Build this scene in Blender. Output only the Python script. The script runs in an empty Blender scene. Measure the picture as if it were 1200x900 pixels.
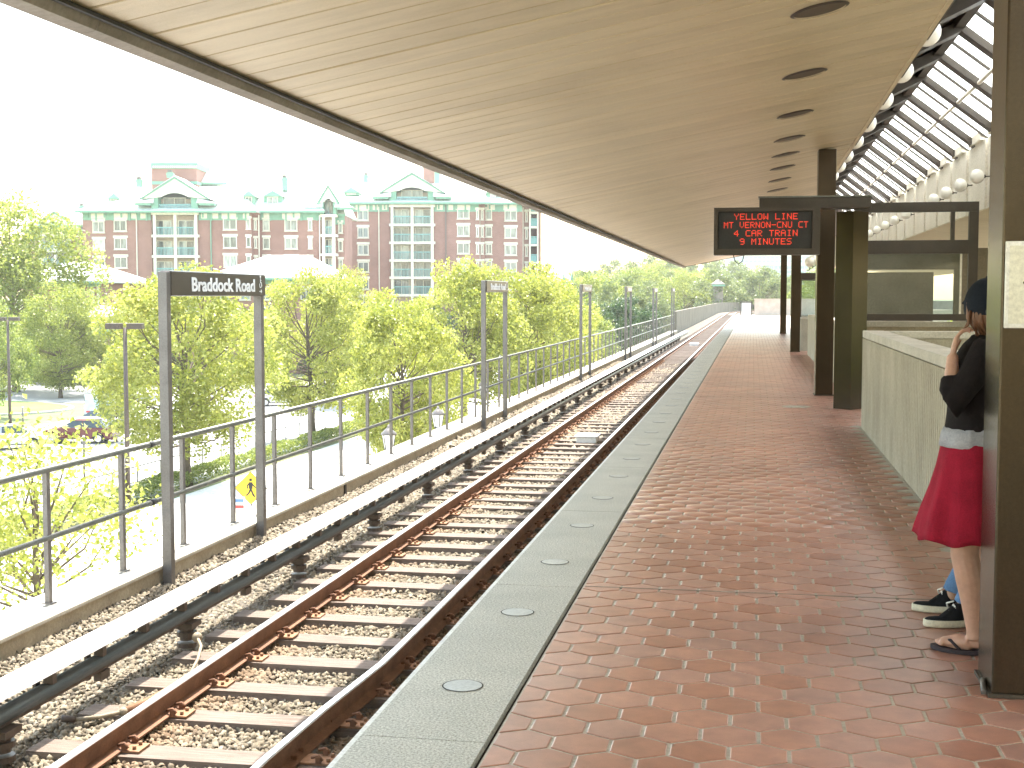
import bpy, bmesh, math, random
import numpy as np
from mathutils import Vector, Matrix
PI = math.pi
rnd = random.Random(7)
SC = bpy.context.scene
COL = SC.collection

# ------------------------------------------------------------------ camera
EYE = 1.55
HAZE = 0.0003
YAW = math.radians(10.289)      # turned left of the track direction (+Y)
PIT = math.radians(3.802)       # tilted down
FPX = 1550.0                    # focal length for a 1200 px wide picture
cam = bpy.data.cameras.new("camera")
cam.sensor_width = 36.0
cam.lens = 36.0 * FPX / 1200.0
cam.clip_start = 0.1
cam.clip_end = 6000
camo = bpy.data.objects.new("camera", cam)
camo.location = (0, 0, EYE)
camo.rotation_euler = (PI / 2 - PIT, 0, YAW)
COL.objects.link(camo)
SC.camera = camo
# ------------------------------------------------------------------ light
SUN_DIR = Vector((-0.07, 0.40, 1.0)).normalized()      # towards the sun
SUN_EL = math.asin(SUN_DIR.z)
SUN_AZ = math.atan2(SUN_DIR.x, SUN_DIR.y)                # from +Y towards +X
world = bpy.data.worlds.new("World")
SC.world = world
world.use_nodes = True
wn = world.node_tree
wn.nodes.clear()
sky = wn.nodes.new("ShaderNodeTexSky")
sky.sky_type = 'NISHITA'
sky.sun_disc = False
sky.sun_elevation = SUN_EL
sky.sun_rotation = SUN_AZ
sky.air_density = 1.2
sky.dust_density = 1.5
sky.ozone_density = 0.6
bg = wn.nodes.new("ShaderNodeBackground")
bg.inputs["Strength"].default_value = 0.15
wo = wn.nodes.new("ShaderNodeOutputWorld")
tint = wn.nodes.new("ShaderNodeMix"); tint.data_type = 'RGBA'; tint.blend_type = 'MULTIPLY'      # camera balanced for warm shade
[i for i in tint.inputs if i.name == "Factor"][0].default_value = 1.0
wn.links.new(sky.outputs[0], [i for i in tint.inputs if i.name == "A" and i.type == 'RGBA'][0])
[i for i in tint.inputs if i.name == "B" and i.type == 'RGBA'][0].default_value = (1.12, 1.0, 0.80, 1)
wn.links.new([o for o in tint.outputs if o.type == 'RGBA'][0], bg.inputs[0])
wn.links.new(bg.outputs[0], wo.inputs[0])
sun = bpy.data.lights.new("sun", 'SUN')
sun.energy = 2.5
sun.angle = math.radians(0.5)
sun.color = (1.0, 0.95, 0.86)
suno = bpy.data.objects.new("sun", sun)
suno.rotation_euler = (-SUN_DIR).to_track_quat('-Z', 'Y').to_euler()
suno.location = (-20, 40, 80)
COL.objects.link(suno)
SC.view_settings.view_transform = 'Standard'
SC.view_settings.look = 'None'
SC.view_settings.exposure = 2.75
SC.view_settings.gamma = 1.0

# ------------------------------------------------------------------ helpers
FWH = Vector((-math.sin(YAW), math.cos(YAW), 0))
RTH = Vector((math.cos(YAW), math.sin(YAW), 0))
def ray(px, py):
    fw = Vector((-math.sin(YAW) * math.cos(PIT), math.cos(YAW) * math.cos(PIT), -math.sin(PIT)))
    up = RTH.cross(fw)
    return fw + RTH * ((px - 600) / FPX) - up * ((py - 450) / FPX)
def at(px, py, d, off=0.0):
    "place seen at px,py of the photograph, d metres ahead of the camera; off pushes it farther without changing its size"
    r = ray(px, py)
    t = d / r.dot(FWH)
    return Vector((0, 0, EYE)) + r * t + FWH * off
G = -7.7          # street level
def on_ground(px, d, z=G):
    p = at(px, 420, d)
    return Vector((p.x, p.y, z))

class MB:
    "collects shapes, builds ONE mesh object"
    def __init__(s):
        s.v = []; s.f = []; s.sm = []
    def add(s, vs, fs, smooth=False):
        b = len(s.v)
        s.v += [tuple(v) for v in vs]
        s.f += [tuple(i + b for i in f) for f in fs]
        s.sm += [smooth] * len(fs)
    def box(s, x0, x1, y0, y1, z0, z1, M=None):
        vs = [Vector((x, y, z)) for z in (z0, z1) for y in (y0, y1) for x in (x0, x1)]
        if M is not None: vs = [M @ v for v in vs]
        s.add(vs, [(0, 2, 3, 1), (4, 5, 7, 6), (0, 1, 5, 4), (2, 6, 7, 3), (0, 4, 6, 2), (1, 3, 7, 5)])
    def tube(s, pts, r, n=8, caps=True, smooth=True):
        pts = [Vector(p) for p in pts]
        rs = r if isinstance(r, (list, tuple)) else [r] * len(pts)
        vs = []; up = None
        for i, p in enumerate(pts):
            a = pts[max(i - 1, 0)]; b = pts[min(i + 1, len(pts) - 1)]
            t = (b - a).normalized()
            if up is None:
                up = Vector((0, 0, 1)) if abs(t.z) < 0.9 else Vector((1, 0, 0))
            u = (up - t * up.dot(t)).normalized(); w = t.cross(u); up = u
            for k in range(n):
                an = 2 * PI * k / n
                vs.append(p + (u * math.cos(an) + w * math.sin(an)) * rs[i])
        fs = []
        for i in range(len(pts) - 1):
            for k in range(n):
                k2 = (k + 1) % n
                fs.append((i * n + k, i * n + k2, (i + 1) * n + k2, (i + 1) * n + k))
        s.add(vs, fs, smooth)
        if caps:
            b = len(s.v) - len(vs)
            s.f += [tuple(b + k for k in range(n))[::-1], tuple(b + (len(pts) - 1) * n + k for k in range(n))]
            s.sm += [False, False]
    def prism(s, poly, h0, h1, M=None, axis='z'):
        "poly 2D, extruded along an axis"
        n = len(poly)
        def mk(a, b, c):
            v = {'z': Vector((a, b, c)), 'y': Vector((a, c, b)), 'x': Vector((c, a, b))}[axis]
            return M @ v if M is not None else v
        vs = [mk(a, b, h0) for a, b in poly] + [mk(a, b, h1) for a, b in poly]
        fs = [tuple(range(n))[::-1], tuple(range(n, 2 * n))] + [(i, (i + 1) % n, n + (i + 1) % n, n + i) for i in range(n)]
        s.add(vs, fs)
    def sphere(s, c, r, nu=16, nv=10, sc=(1, 1, 1), M=None, v0=0.0, v1=1.0):
        c = Vector(c); vs = []; fs = []
        for j in range(nv + 1):
            th = PI * (v0 + (v1 - v0) * j / nv)
            for i in range(nu):
                ph = 2 * PI * i / nu
                d = Vector((math.sin(th) * math.cos(ph) * sc[0], math.sin(th) * math.sin(ph) * sc[1], math.cos(th) * sc[2])) * r
                vs.append(c + ((M @ d) if M is not None else d))
        for j in range(nv):
            for i in range(nu):
                i2 = (i + 1) % nu
                fs.append((j * nu + i, (j + 1) * nu + i, (j + 1) * nu + i2, j * nu + i2))
        s.add(vs, fs, True)
    def mesh(s, name, mat):
        me = bpy.data.meshes.new(name)
        me.from_pydata(s.v, [], s.f)
        me.polygons.foreach_set("use_smooth", s.sm)
        if mat: me.materials.append(mat)
        bm = bmesh.new(); bm.from_mesh(me)
        bmesh.ops.recalc_face_normals(bm, faces=bm.faces)
        bm.to_mesh(me); bm.free()
        me.update()
        return me
    def build(s, name, mat, parent=None, loc=None, bevel=0, **kw):
        o = link(name, s.mesh(name, mat), parent, loc)
        if bevel:
            m = o.modifiers.new('bevel', 'BEVEL'); m.width = bevel; m.segments = 2; m.limit_method = 'ANGLE'
        tag(o, **kw)
        return o
def link(name, data, parent=None, loc=None, rot=None):
    o = bpy.data.objects.new(name, data); COL.objects.link(o)
    if parent is not None: o.parent = parent
    if loc is not None: o.location = loc
    if rot is not None: o.rotation_euler = rot
    return o
def tag(o, label=None, cat=None, group=None, kind=None):
    if label: o['label'] = label
    if cat: o['category'] = cat
    if group: o['group'] = group
    if kind: o['kind'] = kind
    return o
def thing(name, label, cat, loc=(0, 0, 0), rz=0, group=None):
    o = link(name, None, None, loc, (0, 0, rz)); o.empty_display_size = 0.3
    return tag(o, label, cat, group)
def setting(name):
    o = link(name, None); o['kind'] = 'structure'; return o
KIDS = {}
def copy_tree(o, parent=None, loc=None, rz=None, sc=None, label=None, group=None):
    if not KIDS.get('ok'):
        for x in bpy.data.objects:
            if x.parent: KIDS.setdefault(x.parent.name, []).append(x)
        KIDS['ok'] = 1
    c = o.copy(); COL.objects.link(c)
    if parent is not None: c.parent = parent
    if loc is not None: c.location = loc
    if rz is not None: c.rotation_euler = (0, 0, rz)
    if sc is not None: c.scale = sc
    if label: c['label'] = label
    if group: c['group'] = group
    for ch in KIDS.get(o.name, []): copy_tree(ch, c)
    return c
def fresh(): KIDS.clear()
def np_mesh(name, V, F, mat, rn=None, smooth=False):
    "V (n,3), F (m,k) numpy"
    me = bpy.data.meshes.new(name)
    n, m, k = len(V), len(F), F.shape[1]
    me.vertices.add(n); me.vertices.foreach_set("co", V.astype(np.float32).ravel())
    me.loops.add(m * k); me.loops.foreach_set("vertex_index", F.astype(np.int32).ravel())
    me.polygons.add(m)
    me.polygons.foreach_set("loop_start", np.arange(0, m * k, k, dtype=np.int32))
    try: me.polygons.foreach_set("loop_total", np.full(m, k, dtype=np.int32))
    except Exception: pass
    if smooth: me.polygons.foreach_set("use_smooth", np.ones(m, dtype=bool))
    me.update(calc_edges=True)
    if rn is not None:
        a = me.attributes.new("rnd", 'FLOAT', 'POINT'); a.data.foreach_set("value", rn.astype(np.float32))
    me.materials.append(mat)
    return me

# ------------------------------------------------------------------ materials
def mat_new(name):
    m = bpy.data.materials.new(name); m.use_nodes = True
    return m, m.node_tree, m.node_tree.nodes["Principled BSDF"]
def ramp(nt, fac, stops):
    r = nt.nodes.new("ShaderNodeValToRGB")
    while len(r.color_ramp.elements) < len(stops): r.color_ramp.elements.new(0.5)
    for e, (p, c) in zip(r.color_ramp.elements, stops):
        e.position = p; e.color = (*c, 1)
    nt.links.new(fac, r.inputs[0])
    return r.outputs[0]
def noise(nt, scale, detail=4, vec=None, rough=0.6, dist=0.0):
    n = nt.nodes.new("ShaderNodeTexNoise")
    n.inputs["Scale"].default_value = scale; n.inputs["Detail"].default_value = detail
    n.inputs["Roughness"].default_value = rough; n.inputs["Distortion"].default_value = dist
    if vec is not None: nt.links.new(vec, n.inputs["Vector"])
    return n.outputs[0]
def objvec(nt, sc=(1, 1, 1), src="Object"):
    if src == "Position":
        g = nt.nodes.new("ShaderNodeNewGeometry"); o = g.outputs["Position"]
    else:
        g = nt.nodes.new("ShaderNodeTexCoord"); o = g.outputs[src]
    m = nt.nodes.new("ShaderNodeMapping"); m.inputs["Scale"].default_value = sc
    nt.links.new(o, m.inputs[0]); return m.outputs[0]
def mix(nt, fac, a, b, mode='MIX'):
    m = nt.nodes.new("ShaderNodeMix"); m.data_type = 'RGBA'; m.blend_type = mode
    for sock, v in ((m.inputs["Factor"], fac), (m.inputs["A"], a), (m.inputs["B"], b)):
        if sock.name == "Factor" and sock.type != 'VALUE': continue
    fs = [i for i in m.inputs if i.name == "Factor"][0]
    A = [i for i in m.inputs if i.name == "A" and i.type == 'RGBA'][0]
    B = [i for i in m.inputs if i.name == "B" and i.type == 'RGBA'][0]
    for sock, v in ((fs, fac), (A, a), (B, b)):
        if isinstance(v, (int, float)): sock.default_value = v
        elif isinstance(v, tuple): sock.default_value = (*v, 1)
        else: nt.links.new(v, sock)
    return [o for o in m.outputs if o.type == 'RGBA'][0]
def bump(nt, b, h, strength=0.3, dist=0.01):
    n = nt.nodes.new("ShaderNodeBump"); n.inputs["Strength"].default_value = strength
    n.inputs["Distance"].default_value = dist
    nt.links.new(h, n.inputs["Height"]); nt.links.new(n.outputs[0], b.inputs["Normal"])
def M_mottle(name, c1, c2, scale=3, rough=0.8, fine=60, metal=0.0, bmp=0.2, spec=None, sc=(1, 1, 1), src="Position", bd=0.004):
    m, nt, b = mat_new(name)
    v = objvec(nt, sc, src)
    n1 = noise(nt, scale, 5, v)
    c = ramp(nt, n1, [(0.3, c1), (0.7, c2)])
    n2 = noise(nt, fine, 3, v)
    g = ramp(nt, n2, [(0.3, (0.8, 0.8, 0.8)), (0.7, (1.1, 1.1, 1.1))])
    c = mix(nt, 1.0, c, g, 'MULTIPLY')
    nt.links.new(c, b.inputs["Base Color"])
    b.inputs["Roughness"].default_value = rough; b.inputs["Metallic"].default_value = metal
    if spec is not None: b.inputs["Specular IOR Level"].default_value = spec
    if bmp: bump(nt, b, n2, bmp, bd)
    return m
def M_flat(name, c, rough=0.6, metal=0.0, **k):
    return M_mottle(name, tuple(x * 0.88 for x in c), tuple(min(x * 1.1, 1) for x in c), rough=rough, metal=metal, bmp=0.0, **k)
def M_glass(name, tint=(0.05, 0.07, 0.07), alpha=0.35, rough=0.03):
    m = bpy.data.materials.new(name); m.use_nodes = True; nt = m.node_tree; nt.nodes.clear()
    o = nt.nodes.new("ShaderNodeOutputMaterial"); mx = nt.nodes.new("ShaderNodeMixShader")
    t = nt.nodes.new("ShaderNodeBsdfTransparent"); p = nt.nodes.new("ShaderNodeBsdfPrincipled")
    t.inputs[0].default_value = (0.85, 0.9, 0.88, 1)
    p.inputs["Base Color"].default_value = (*tint, 1); p.inputs["Roughness"].default_value = rough
    p.inputs["Specular IOR Level"].default_value = 0.8
    mx.inputs[0].default_value = alpha
    nt.links.new(t.outputs[0], mx.inputs[1]); nt.links.new(p.outputs[0], mx.inputs[2]); nt.links.new(mx.outputs[0], o.inputs[0])
    return m
def M_pane(name, c1, c2):
    "house window glass: reflective, curtains behind vary from window to window"
    m, nt, b = mat_new(name)
    oi = nt.nodes.new("ShaderNodeObjectInfo")
    c = ramp(nt, oi.outputs["Random"], [(0.0, c1), (0.55, tuple((a + d) / 2 for a, d in zip(c1, c2))), (1.0, c2)])
    v = objvec(nt, (1, 1, 0.25), "Position"); n = noise(nt, 1.7, 2, v)
    g = ramp(nt, n, [(0.42, (0.55, 0.55, 0.55)), (0.55, (1, 1, 1))])
    nt.links.new(mix(nt, 1.0, c, g, 'MULTIPLY'), b.inputs["Base Color"])
    b.inputs["Roughness"].default_value = 0.08; b.inputs["Specular IOR Level"].default_value = 0.7
    return m
def M_leaf(name, ca, cb, cc, trans=0.45):
    m = bpy.data.materials.new(name); m.use_nodes = True; nt = m.node_tree; nt.nodes.clear()
    o = nt.nodes.new("ShaderNodeOutputMaterial"); mx = nt.nodes.new("ShaderNodeMixShader")
    p = nt.nodes.new("ShaderNodeBsdfPrincipled"); t = nt.nodes.new("ShaderNodeBsdfTranslucent")
    a = nt.nodes.new("ShaderNodeAttribute"); a.attribute_name = "rnd"
    c = ramp(nt, a.outputs["Fac"], [(0.0, ca), (0.5, cb), (1.0, cc)])
    nt.links.new(c, p.inputs["Base Color"]); p.inputs["Roughness"].default_value = 0.42
    tc = mix(nt, 1.0, c, (1.15, 1.15, 0.75), 'MULTIPLY')
    nt.links.new(tc, t.inputs[0])
    mx.inputs[0].default_value = trans
    nt.links.new(p.outputs[0], mx.inputs[1]); nt.links.new(t.outputs[0], mx.inputs[2]); nt.links.new(mx.outputs[0], o.inputs[0])
    return m
def M_brick(name, c1, c2, mortar):
    m, nt, b = mat_new(name)
    bt = nt.nodes.new("ShaderNodeTexBrick"); bt.inputs["Scale"].default_value = 1.0
    tc = nt.nodes.new("ShaderNodeNewGeometry"); sp = nt.nodes.new("ShaderNodeSeparateXYZ"); cb = nt.nodes.new("ShaderNodeCombineXYZ")
    ad = nt.nodes.new("ShaderNodeMath"); ad.operation = 'ADD'
    nt.links.new(tc.outputs["Position"], sp.inputs[0]); nt.links.new(sp.outputs[0], ad.inputs[0]); nt.links.new(sp.outputs[1], ad.inputs[1])
    nt.links.new(ad.outputs[0], cb.inputs[0]); nt.links.new(sp.outputs[2], cb.inputs[1]); nt.links.new(cb.outputs[0], bt.inputs["Vector"])
    bt.inputs["Color1"].default_value = (*c1, 1); bt.inputs["Color2"].default_value = (*c2, 1); bt.inputs["Mortar"].default_value = (*mortar, 1)
    bt.inputs["Brick Width"].default_value = 0.42; bt.inputs["Row Height"].default_value = 0.15; bt.inputs["Mortar Size"].default_value = 0.02
    n = noise(nt, 0.35, 5, tc.outputs["Position"]); g = ramp(nt, n, [(0.3, (0.8, 0.78, 0.78)), (0.7, (1.12, 1.1, 1.1))])
    nt.links.new(mix(nt, 1.0, bt.outputs["Color"], g, 'MULTIPLY'), b.inputs["Base Color"])
    b.inputs["Roughness"].default_value = 0.9
    return m
def M_emit(name, c, s):
    m, nt, b = mat_new(name); b.inputs["Base Color"].default_value = (*c, 1)
    b.inputs["Emission Color"].default_value = (*c, 1); b.inputs["Emission Strength"].default_value = s
    return m
def M_tile(name, attr):
    m, nt, b = mat_new(name)
    if attr:
        a = nt.nodes.new("ShaderNodeAttribute"); a.attribute_name = "rnd"; f = a.outputs["Fac"]
    else:
        a = nt.nodes.new("ShaderNodeObjectInfo"); f = a.outputs["Random"]
    c = ramp(nt, f, [(0.0, (0.35, 0.148, 0.096)), (0.35, (0.41, 0.192, 0.13)), (0.7, (0.46, 0.23, 0.168)), (1.0, (0.39, 0.212, 0.165))])
    v = objvec(nt, (1, 1, 1), "Position")
    n1 = noise(nt, 9, 5, v); g = ramp(nt, n1, [(0.3, (0.78, 0.78, 0.8)), (0.72, (1.12, 1.1, 1.08))])
    n2 = noise(nt, 260, 3, v); g2 = ramp(nt, n2, [(0.3, (0.86, 0.86, 0.86)), (0.7, (1.1, 1.1, 1.1))])
    n3 = noise(nt, 0.7, 4, v); g3 = ramp(nt, n3, [(0.35, (0.82, 0.82, 0.84)), (0.65, (1.1, 1.1, 1.1))])
    n4 = noise(nt, 6.5, 1, v); g4 = ramp(nt, n4, [(0.20, (0.45, 0.43, 0.42)), (0.235, (1, 1, 1))]); g3 = mix(nt, 1.0, g3, g4, 'MULTIPLY')
    c = mix(nt, 1.0, mix(nt, 1.0, mix(nt, 1.0, c, g, 'MULTIPLY'), g2, 'MULTIPLY'), g3, 'MULTIPLY')
    nt.links.new(c, b.inputs["Base Color"])
    b.inputs["Roughness"].default_value = 0.36
    b.inputs["Specular IOR Level"].default_value = 1.0
    bump(nt, b, n2, 0.15, 0.002)
    return m
m_tile = M_tile("quarry tile", False); m_tile_far = M_tile("quarry tile many", True)
m_grout = M_mottle("grout", (0.36, 0.32, 0.26), (0.50, 0.46, 0.38), 8, 0.9)
def M_granite():
    m, nt, b = mat_new("granite")
    v = objvec(nt, (1, 1, 1), "Position")
    n = noise(nt, 110, 3, v, 0.75); c = ramp(nt, n, [(0.34, (0.20, 0.19, 0.16)), (0.5, (0.42, 0.405, 0.35)), (0.66, (0.68, 0.66, 0.59))])
    n2 = noise(nt, 2.2, 5, v); g = ramp(nt, n2, [(0.3, (0.86, 0.87, 0.86)), (0.7, (1.07, 1.07, 1.06))])
    nt.links.new(mix(nt, 1.0, c, g, 'MULTIPLY'), b.inputs["Base Color"]); b.inputs["Roughness"].default_value = 0.6
    bump(nt, b, n, 0.25, 0.002); return m
m_granite = M_granite()
m_white_edge = M_mottle("pale edge", (0.62, 0.62, 0.58), (0.8, 0.8, 0.76), 6, 0.6)
m_edge_light = M_mottle("edge light lens", (0.28, 0.285, 0.28), (0.36, 0.37, 0.36), 40, 0.35)
m_dark_gap = M_flat("dark joint", (0.04, 0.035, 0.03), 0.95)
m_conc = M_mottle("weathered concrete", (0.27, 0.225, 0.155), (0.42, 0.36, 0.26), 2.5, 0.92, 35, bmp=0.5, bd=0.01)
m_conc_top = M_mottle("pale concrete top", (0.42, 0.39, 0.33), (0.58, 0.54, 0.47), 2.0, 0.9, 45, bmp=0.3)
m_conc_wall = M_mottle("grey green concrete", (0.33, 0.295, 0.225), (0.48, 0.435, 0.345), 1.6, 0.92, 70, bmp=0.5, sc=(1, 1, 0.5))
m_rust = M_mottle("rusty steel", (0.13, 0.058, 0.03), (0.24, 0.115, 0.06), 5, 0.75, 80, metal=0.1, bmp=0.3)
m_rust_bright = M_mottle("orange rust", (0.20, 0.10, 0.05), (0.30, 0.165, 0.09), 7, 0.85, 60)
m_railhead = M_mottle("polished rail head", (0.55, 0.55, 0.56), (0.75, 0.75, 0.76), 2, 0.28, 30, metal=0.85, bmp=0.0, sc=(20, 0.3, 1))
m_wood = M_mottle("sleeper wood", (0.10, 0.07, 0.052), (0.22, 0.175, 0.145), 2.6, 0.85, 40, bmp=0.5, sc=(1, 14, 6), bd=0.01)
m_cover = M_mottle("white cover board", (0.74, 0.75, 0.78), (0.86, 0.86, 0.88), 1.2, 0.45, 30, bmp=0.05)
m_third = M_mottle("blue grey conductor rail", (0.08, 0.10, 0.11), (0.15, 0.175, 0.19), 3, 0.38, 50, metal=0.5, bmp=0.1, sc=(6, 0.4, 6))
m_insul = M_mottle("dark brown insulator", (0.05, 0.035, 0.028), (0.09, 0.065, 0.05), 9, 0.5)
m_cable = M_mottle("dusty cable", (0.20, 0.165, 0.115), (0.30, 0.25, 0.18), 20, 0.7)
m_bronze = M_mottle("dark bronze cladding", (0.062, 0.046, 0.031), (0.080, 0.060, 0.041), 2.2, 0.27, 90, metal=0.85, bmp=0.03)
m_bronze_matt = M_mottle("bronze painted metal", (0.045, 0.036, 0.028), (0.065, 0.052, 0.041), 3, 0.5, 90, metal=0.2, bmp=0.0)
m_post = M_mottle("grey brown painted steel", (0.13, 0.118, 0.11), (0.18, 0.165, 0.155), 5, 0.45, 60, metal=0.3, bmp=0.0)
m_railing = M_mottle("grey galvanised rail", (0.14, 0.145, 0.13), (0.21, 0.215, 0.19), 6, 0.4, 60, metal=0.4, bmp=0.0)
m_plank = M_mottle("beige soffit plank", (0.51, 0.41, 0.255), (0.62, 0.505, 0.325), 1.4, 0.42, 130, bmp=0.25, sc=(0.7, 5, 1), bd=0.002)
_nt = m_plank.node_tree; _b = _nt.nodes["Principled BSDF"]; _src = _b.inputs["Base Color"].links[0].from_socket      # planks differ a little, old water stains
_oi = _nt.nodes.new("ShaderNodeObjectInfo"); _r = ramp(_nt, _oi.outputs["Random"], [(0, (0.93, 0.93, 0.93)), (1, (1.05, 1.05, 1.05))])
_st = ramp(_nt, noise(_nt, 0.55, 5, objvec(_nt, (1, 1, 1), "Position"), 0.65), [(0.33, (0.86, 0.84, 0.80)), (0.5, (1, 1, 1))])
_nt.links.new(mix(_nt, 1.0, mix(_nt, 1.0, _src, _r, 'MULTIPLY'), _st, 'MULTIPLY'), _b.inputs["Base Color"])
m_fascia = M_mottle("grey fascia", (0.20, 0.17, 0.14), (0.30, 0.26, 0.22), 1.5, 0.7, 30)
m_black = M_flat("matt black", (0.02, 0.02, 0.02), 0.6)
m_hole = M_flat("downlight housing", (0.085, 0.06, 0.04), 0.5)
m_white = M_mottle("white enamel", (0.72, 0.71, 0.68), (0.82, 0.81, 0.78), 3, 0.4, bmp=0.0)
m_cream_wall = M_mottle("pale cast panels", (0.66, 0.62, 0.53), (0.80, 0.76, 0.67), 1.5, 0.8, 30)
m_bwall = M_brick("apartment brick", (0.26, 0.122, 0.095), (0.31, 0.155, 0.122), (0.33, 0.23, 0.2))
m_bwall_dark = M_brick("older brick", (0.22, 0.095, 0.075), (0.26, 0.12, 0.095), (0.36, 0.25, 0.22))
m_teal = M_flat("seafoam trim", (0.20, 0.38, 0.28), 0.7)
m_teal_rail = M_flat("teal balcony rail", (0.20, 0.42, 0.42), 0.6)
m_cream = M_flat("cream trim", (0.70, 0.68, 0.58), 0.75)
m_roof = M_mottle("pale metal roof", (0.50, 0.55, 0.51), (0.62, 0.66, 0.62), 0.4, 0.5, 6, bmp=0.1)
m_roof_grey = M_mottle("grey shingle roof", (0.30, 0.29, 0.30), (0.40, 0.38, 0.39), 1.0, 0.9, 8)
m_pane = M_pane("apartment pane", (0.07, 0.10, 0.10), (0.45, 0.50, 0.47))
m_inner = M_flat("balcony back wall", (0.52, 0.42, 0.33), 0.9)
m_bark = M_mottle("bark", (0.085, 0.065, 0.045), (0.17, 0.135, 0.10), 5, 0.95, 30, bmp=0.6, sc=(1, 1, 0.3), src="Object", bd=0.02)
m_leaf1 = M_leaf("yellow green leaves", (0.18, 0.215, 0.035), (0.31, 0.335, 0.075), (0.48, 0.48, 0.17))
m_leaf5 = M_leaf("light green leaves", (0.16, 0.205, 0.04), (0.27, 0.31, 0.075), (0.43, 0.46, 0.16))
m_leaf2 = M_leaf("mid green leaves", (0.12, 0.165, 0.04), (0.21, 0.26, 0.07), (0.35, 0.38, 0.13))
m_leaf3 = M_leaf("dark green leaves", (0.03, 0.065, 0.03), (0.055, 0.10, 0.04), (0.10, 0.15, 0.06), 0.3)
m_leaf4 = M_leaf("pale olive leaves", (0.12, 0.155, 0.07), (0.18, 0.22, 0.10), (0.26, 0.30, 0.16))
m_grass = M_mottle("lawn", (0.09, 0.16, 0.03), (0.19, 0.30, 0.06), 0.5, 0.95, 6, bmp=0.4)
m_earth = M_mottle("park ground", (0.10, 0.14, 0.05), (0.20, 0.20, 0.10), 0.05, 0.95, 0.8)
m_asph = M_mottle("sun bleached asphalt", (0.30, 0.30, 0.30), (0.38, 0.38, 0.38), 0.3, 0.9, 10)
m_plaza = M_mottle("pale plaza concrete", (0.56, 0.57, 0.56), (0.68, 0.69, 0.68), 0.3, 0.85, 8, bmp=0.1)
m_kerb = M_mottle("kerb concrete", (0.48, 0.47, 0.44), (0.6, 0.59, 0.56), 0.8, 0.9)
m_paint = M_flat("road paint", (0.78, 0.78, 0.76), 0.7)
m_glass = M_glass("clear tinted glass", (0.035, 0.03, 0.022), 0.2)
m_carglass = M_flat("car glass", (0.05, 0.07, 0.08), 0.08)
m_tyre = M_flat("tyre rubber", (0.03, 0.03, 0.03), 0.8)
m_rim = M_flat("alloy rim", (0.6, 0.6, 0.62), 0.35, metal=0.6)
m_yellow = M_flat("yellow sign face", (0.80, 0.52, 0.02), 0.45)
m_sign_brown = M_mottle("dark brown sign face", (0.035, 0.026, 0.02), (0.05, 0.038, 0.03), 2, 0.35, 40, bmp=0.0)
m_letter = M_flat("white lettering", (0.85, 0.85, 0.83), 0.5)

# ================================================================== PLATFORM
EDGE = -1.345; GR_IN = -0.885; P_END = 109.0; P_R = 6.45
plat = setting("platform")
mb = MB(); mb.box(GR_IN + 0.008, P_R, -44, P_END, -1.0, -0.0040); mb.build("grout_bed", m_grout, plat)
mb = MB(); mb.box(EDGE + 0.12, P_R, -44, P_END - 0.02, -1.85, -1.003); mb.build("platform_base", m_conc, plat)
mb = MB(); mb.box(EDGE - 0.022, EDGE - 0.002, -6, P_END, -0.075, -0.003); mb.build("edge_nosing", m_white_edge, plat)
mb = MB(); mb.box(GR_IN - 0.0135, GR_IN + 0.001, -6, P_END, -0.09, -0.028); mb.build("joint_filler", m_dark_gap, plat)
SL = 2.50
gm = MB(); gm.box(EDGE, GR_IN - 0.014, 0.003, SL - 0.003, -0.085, 0.0)
gmesh = gm.mesh("granite_slab", m_granite)
disc = MB(); disc.tube([(0, 0, -0.002), (0, 0, 0.003)], 0.077, 28, smooth=False)
dmesh = disc.mesh("edge_light", m_edge_light)
ringm = MB()
n = 32
vs = []; fs = []
for k in range(n):
    a = 2 * PI * k / n
    for r in (0.0775, 0.083): vs.append((r * math.cos(a), r * math.sin(a), 0.0022))
for k in range(n): fs.append((2 * k, 2 * k + 1, 2 * ((k + 1) % n) + 1, 2 * ((k + 1) % n)))
ringm.add(vs, fs); ringmesh = ringm.mesh("light_rim", m_dark_gap)
y = 4.42 - 2 * SL
while y < P_END - 2.6:
    s = link("granite_slab", gmesh, plat, (0, y, 0))
    if y < 30:
        for q in (0.64, 1.89):
            d = link("edge_light", dmesh, s, (-1.118, q, 0)); link("light_rim", ringmesh, s, (-1.118, q, 0))
    y += SL
mb = MB(); mb.box(EDGE, GR_IN - 0.014, y, P_END, -0.085, 0.0); mb.build("granite_slab", m_granite, plat)
# hexagonal tiles, flat sides towards the tracks
TW = 0.203; TP = 0.1775; X0 = GR_IN + 0.010
def hexpts(r, half=False):
    R = r / math.cos(PI / 6); ky = TP / (TW * 0.8660254)
    p = [(R * math.cos(math.radians(a)), R * math.sin(math.radians(a)) * ky) for a in (30, 90, 150, 210, 270, 330)]
    if half:
        e = 0.006
        top = R * ky - e * math.tan(PI / 6)
        p = [(r, -R * ky / 2), (r, R * ky / 2), (e, top), (e, -top)]
    return p
def tilemesh(name, half, mat):
    m = MB(); a = hexpts((TW - 0.013) / 2, half); n = len(a)
    cx = sum(q[0] for q in a) / n
    b = [((px - cx) * 0.962 + cx, py * 0.962) for px, py in a]
    vs = [(px, py, -0.016) for px, py in a] + [(px, py, -0.0014) for px, py in a] + [(px, py, 0) for px, py in b]
    fs = [tuple(range(2 * n, 3 * n))]
    for i in range(n):
        j = (i + 1) % n
        fs += [(i, j, n + j, n + i), (n + i, n + j, 2 * n + j, 2 * n + i)]
    m.add(vs, fs)
    return m.mesh(name, mat), vs, fs
hm, hv, hf = tilemesh("floor_tile", False, m_tile)
hh, hhv, hhf = tilemesh("half_floor_tile", True, m_tile)
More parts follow.
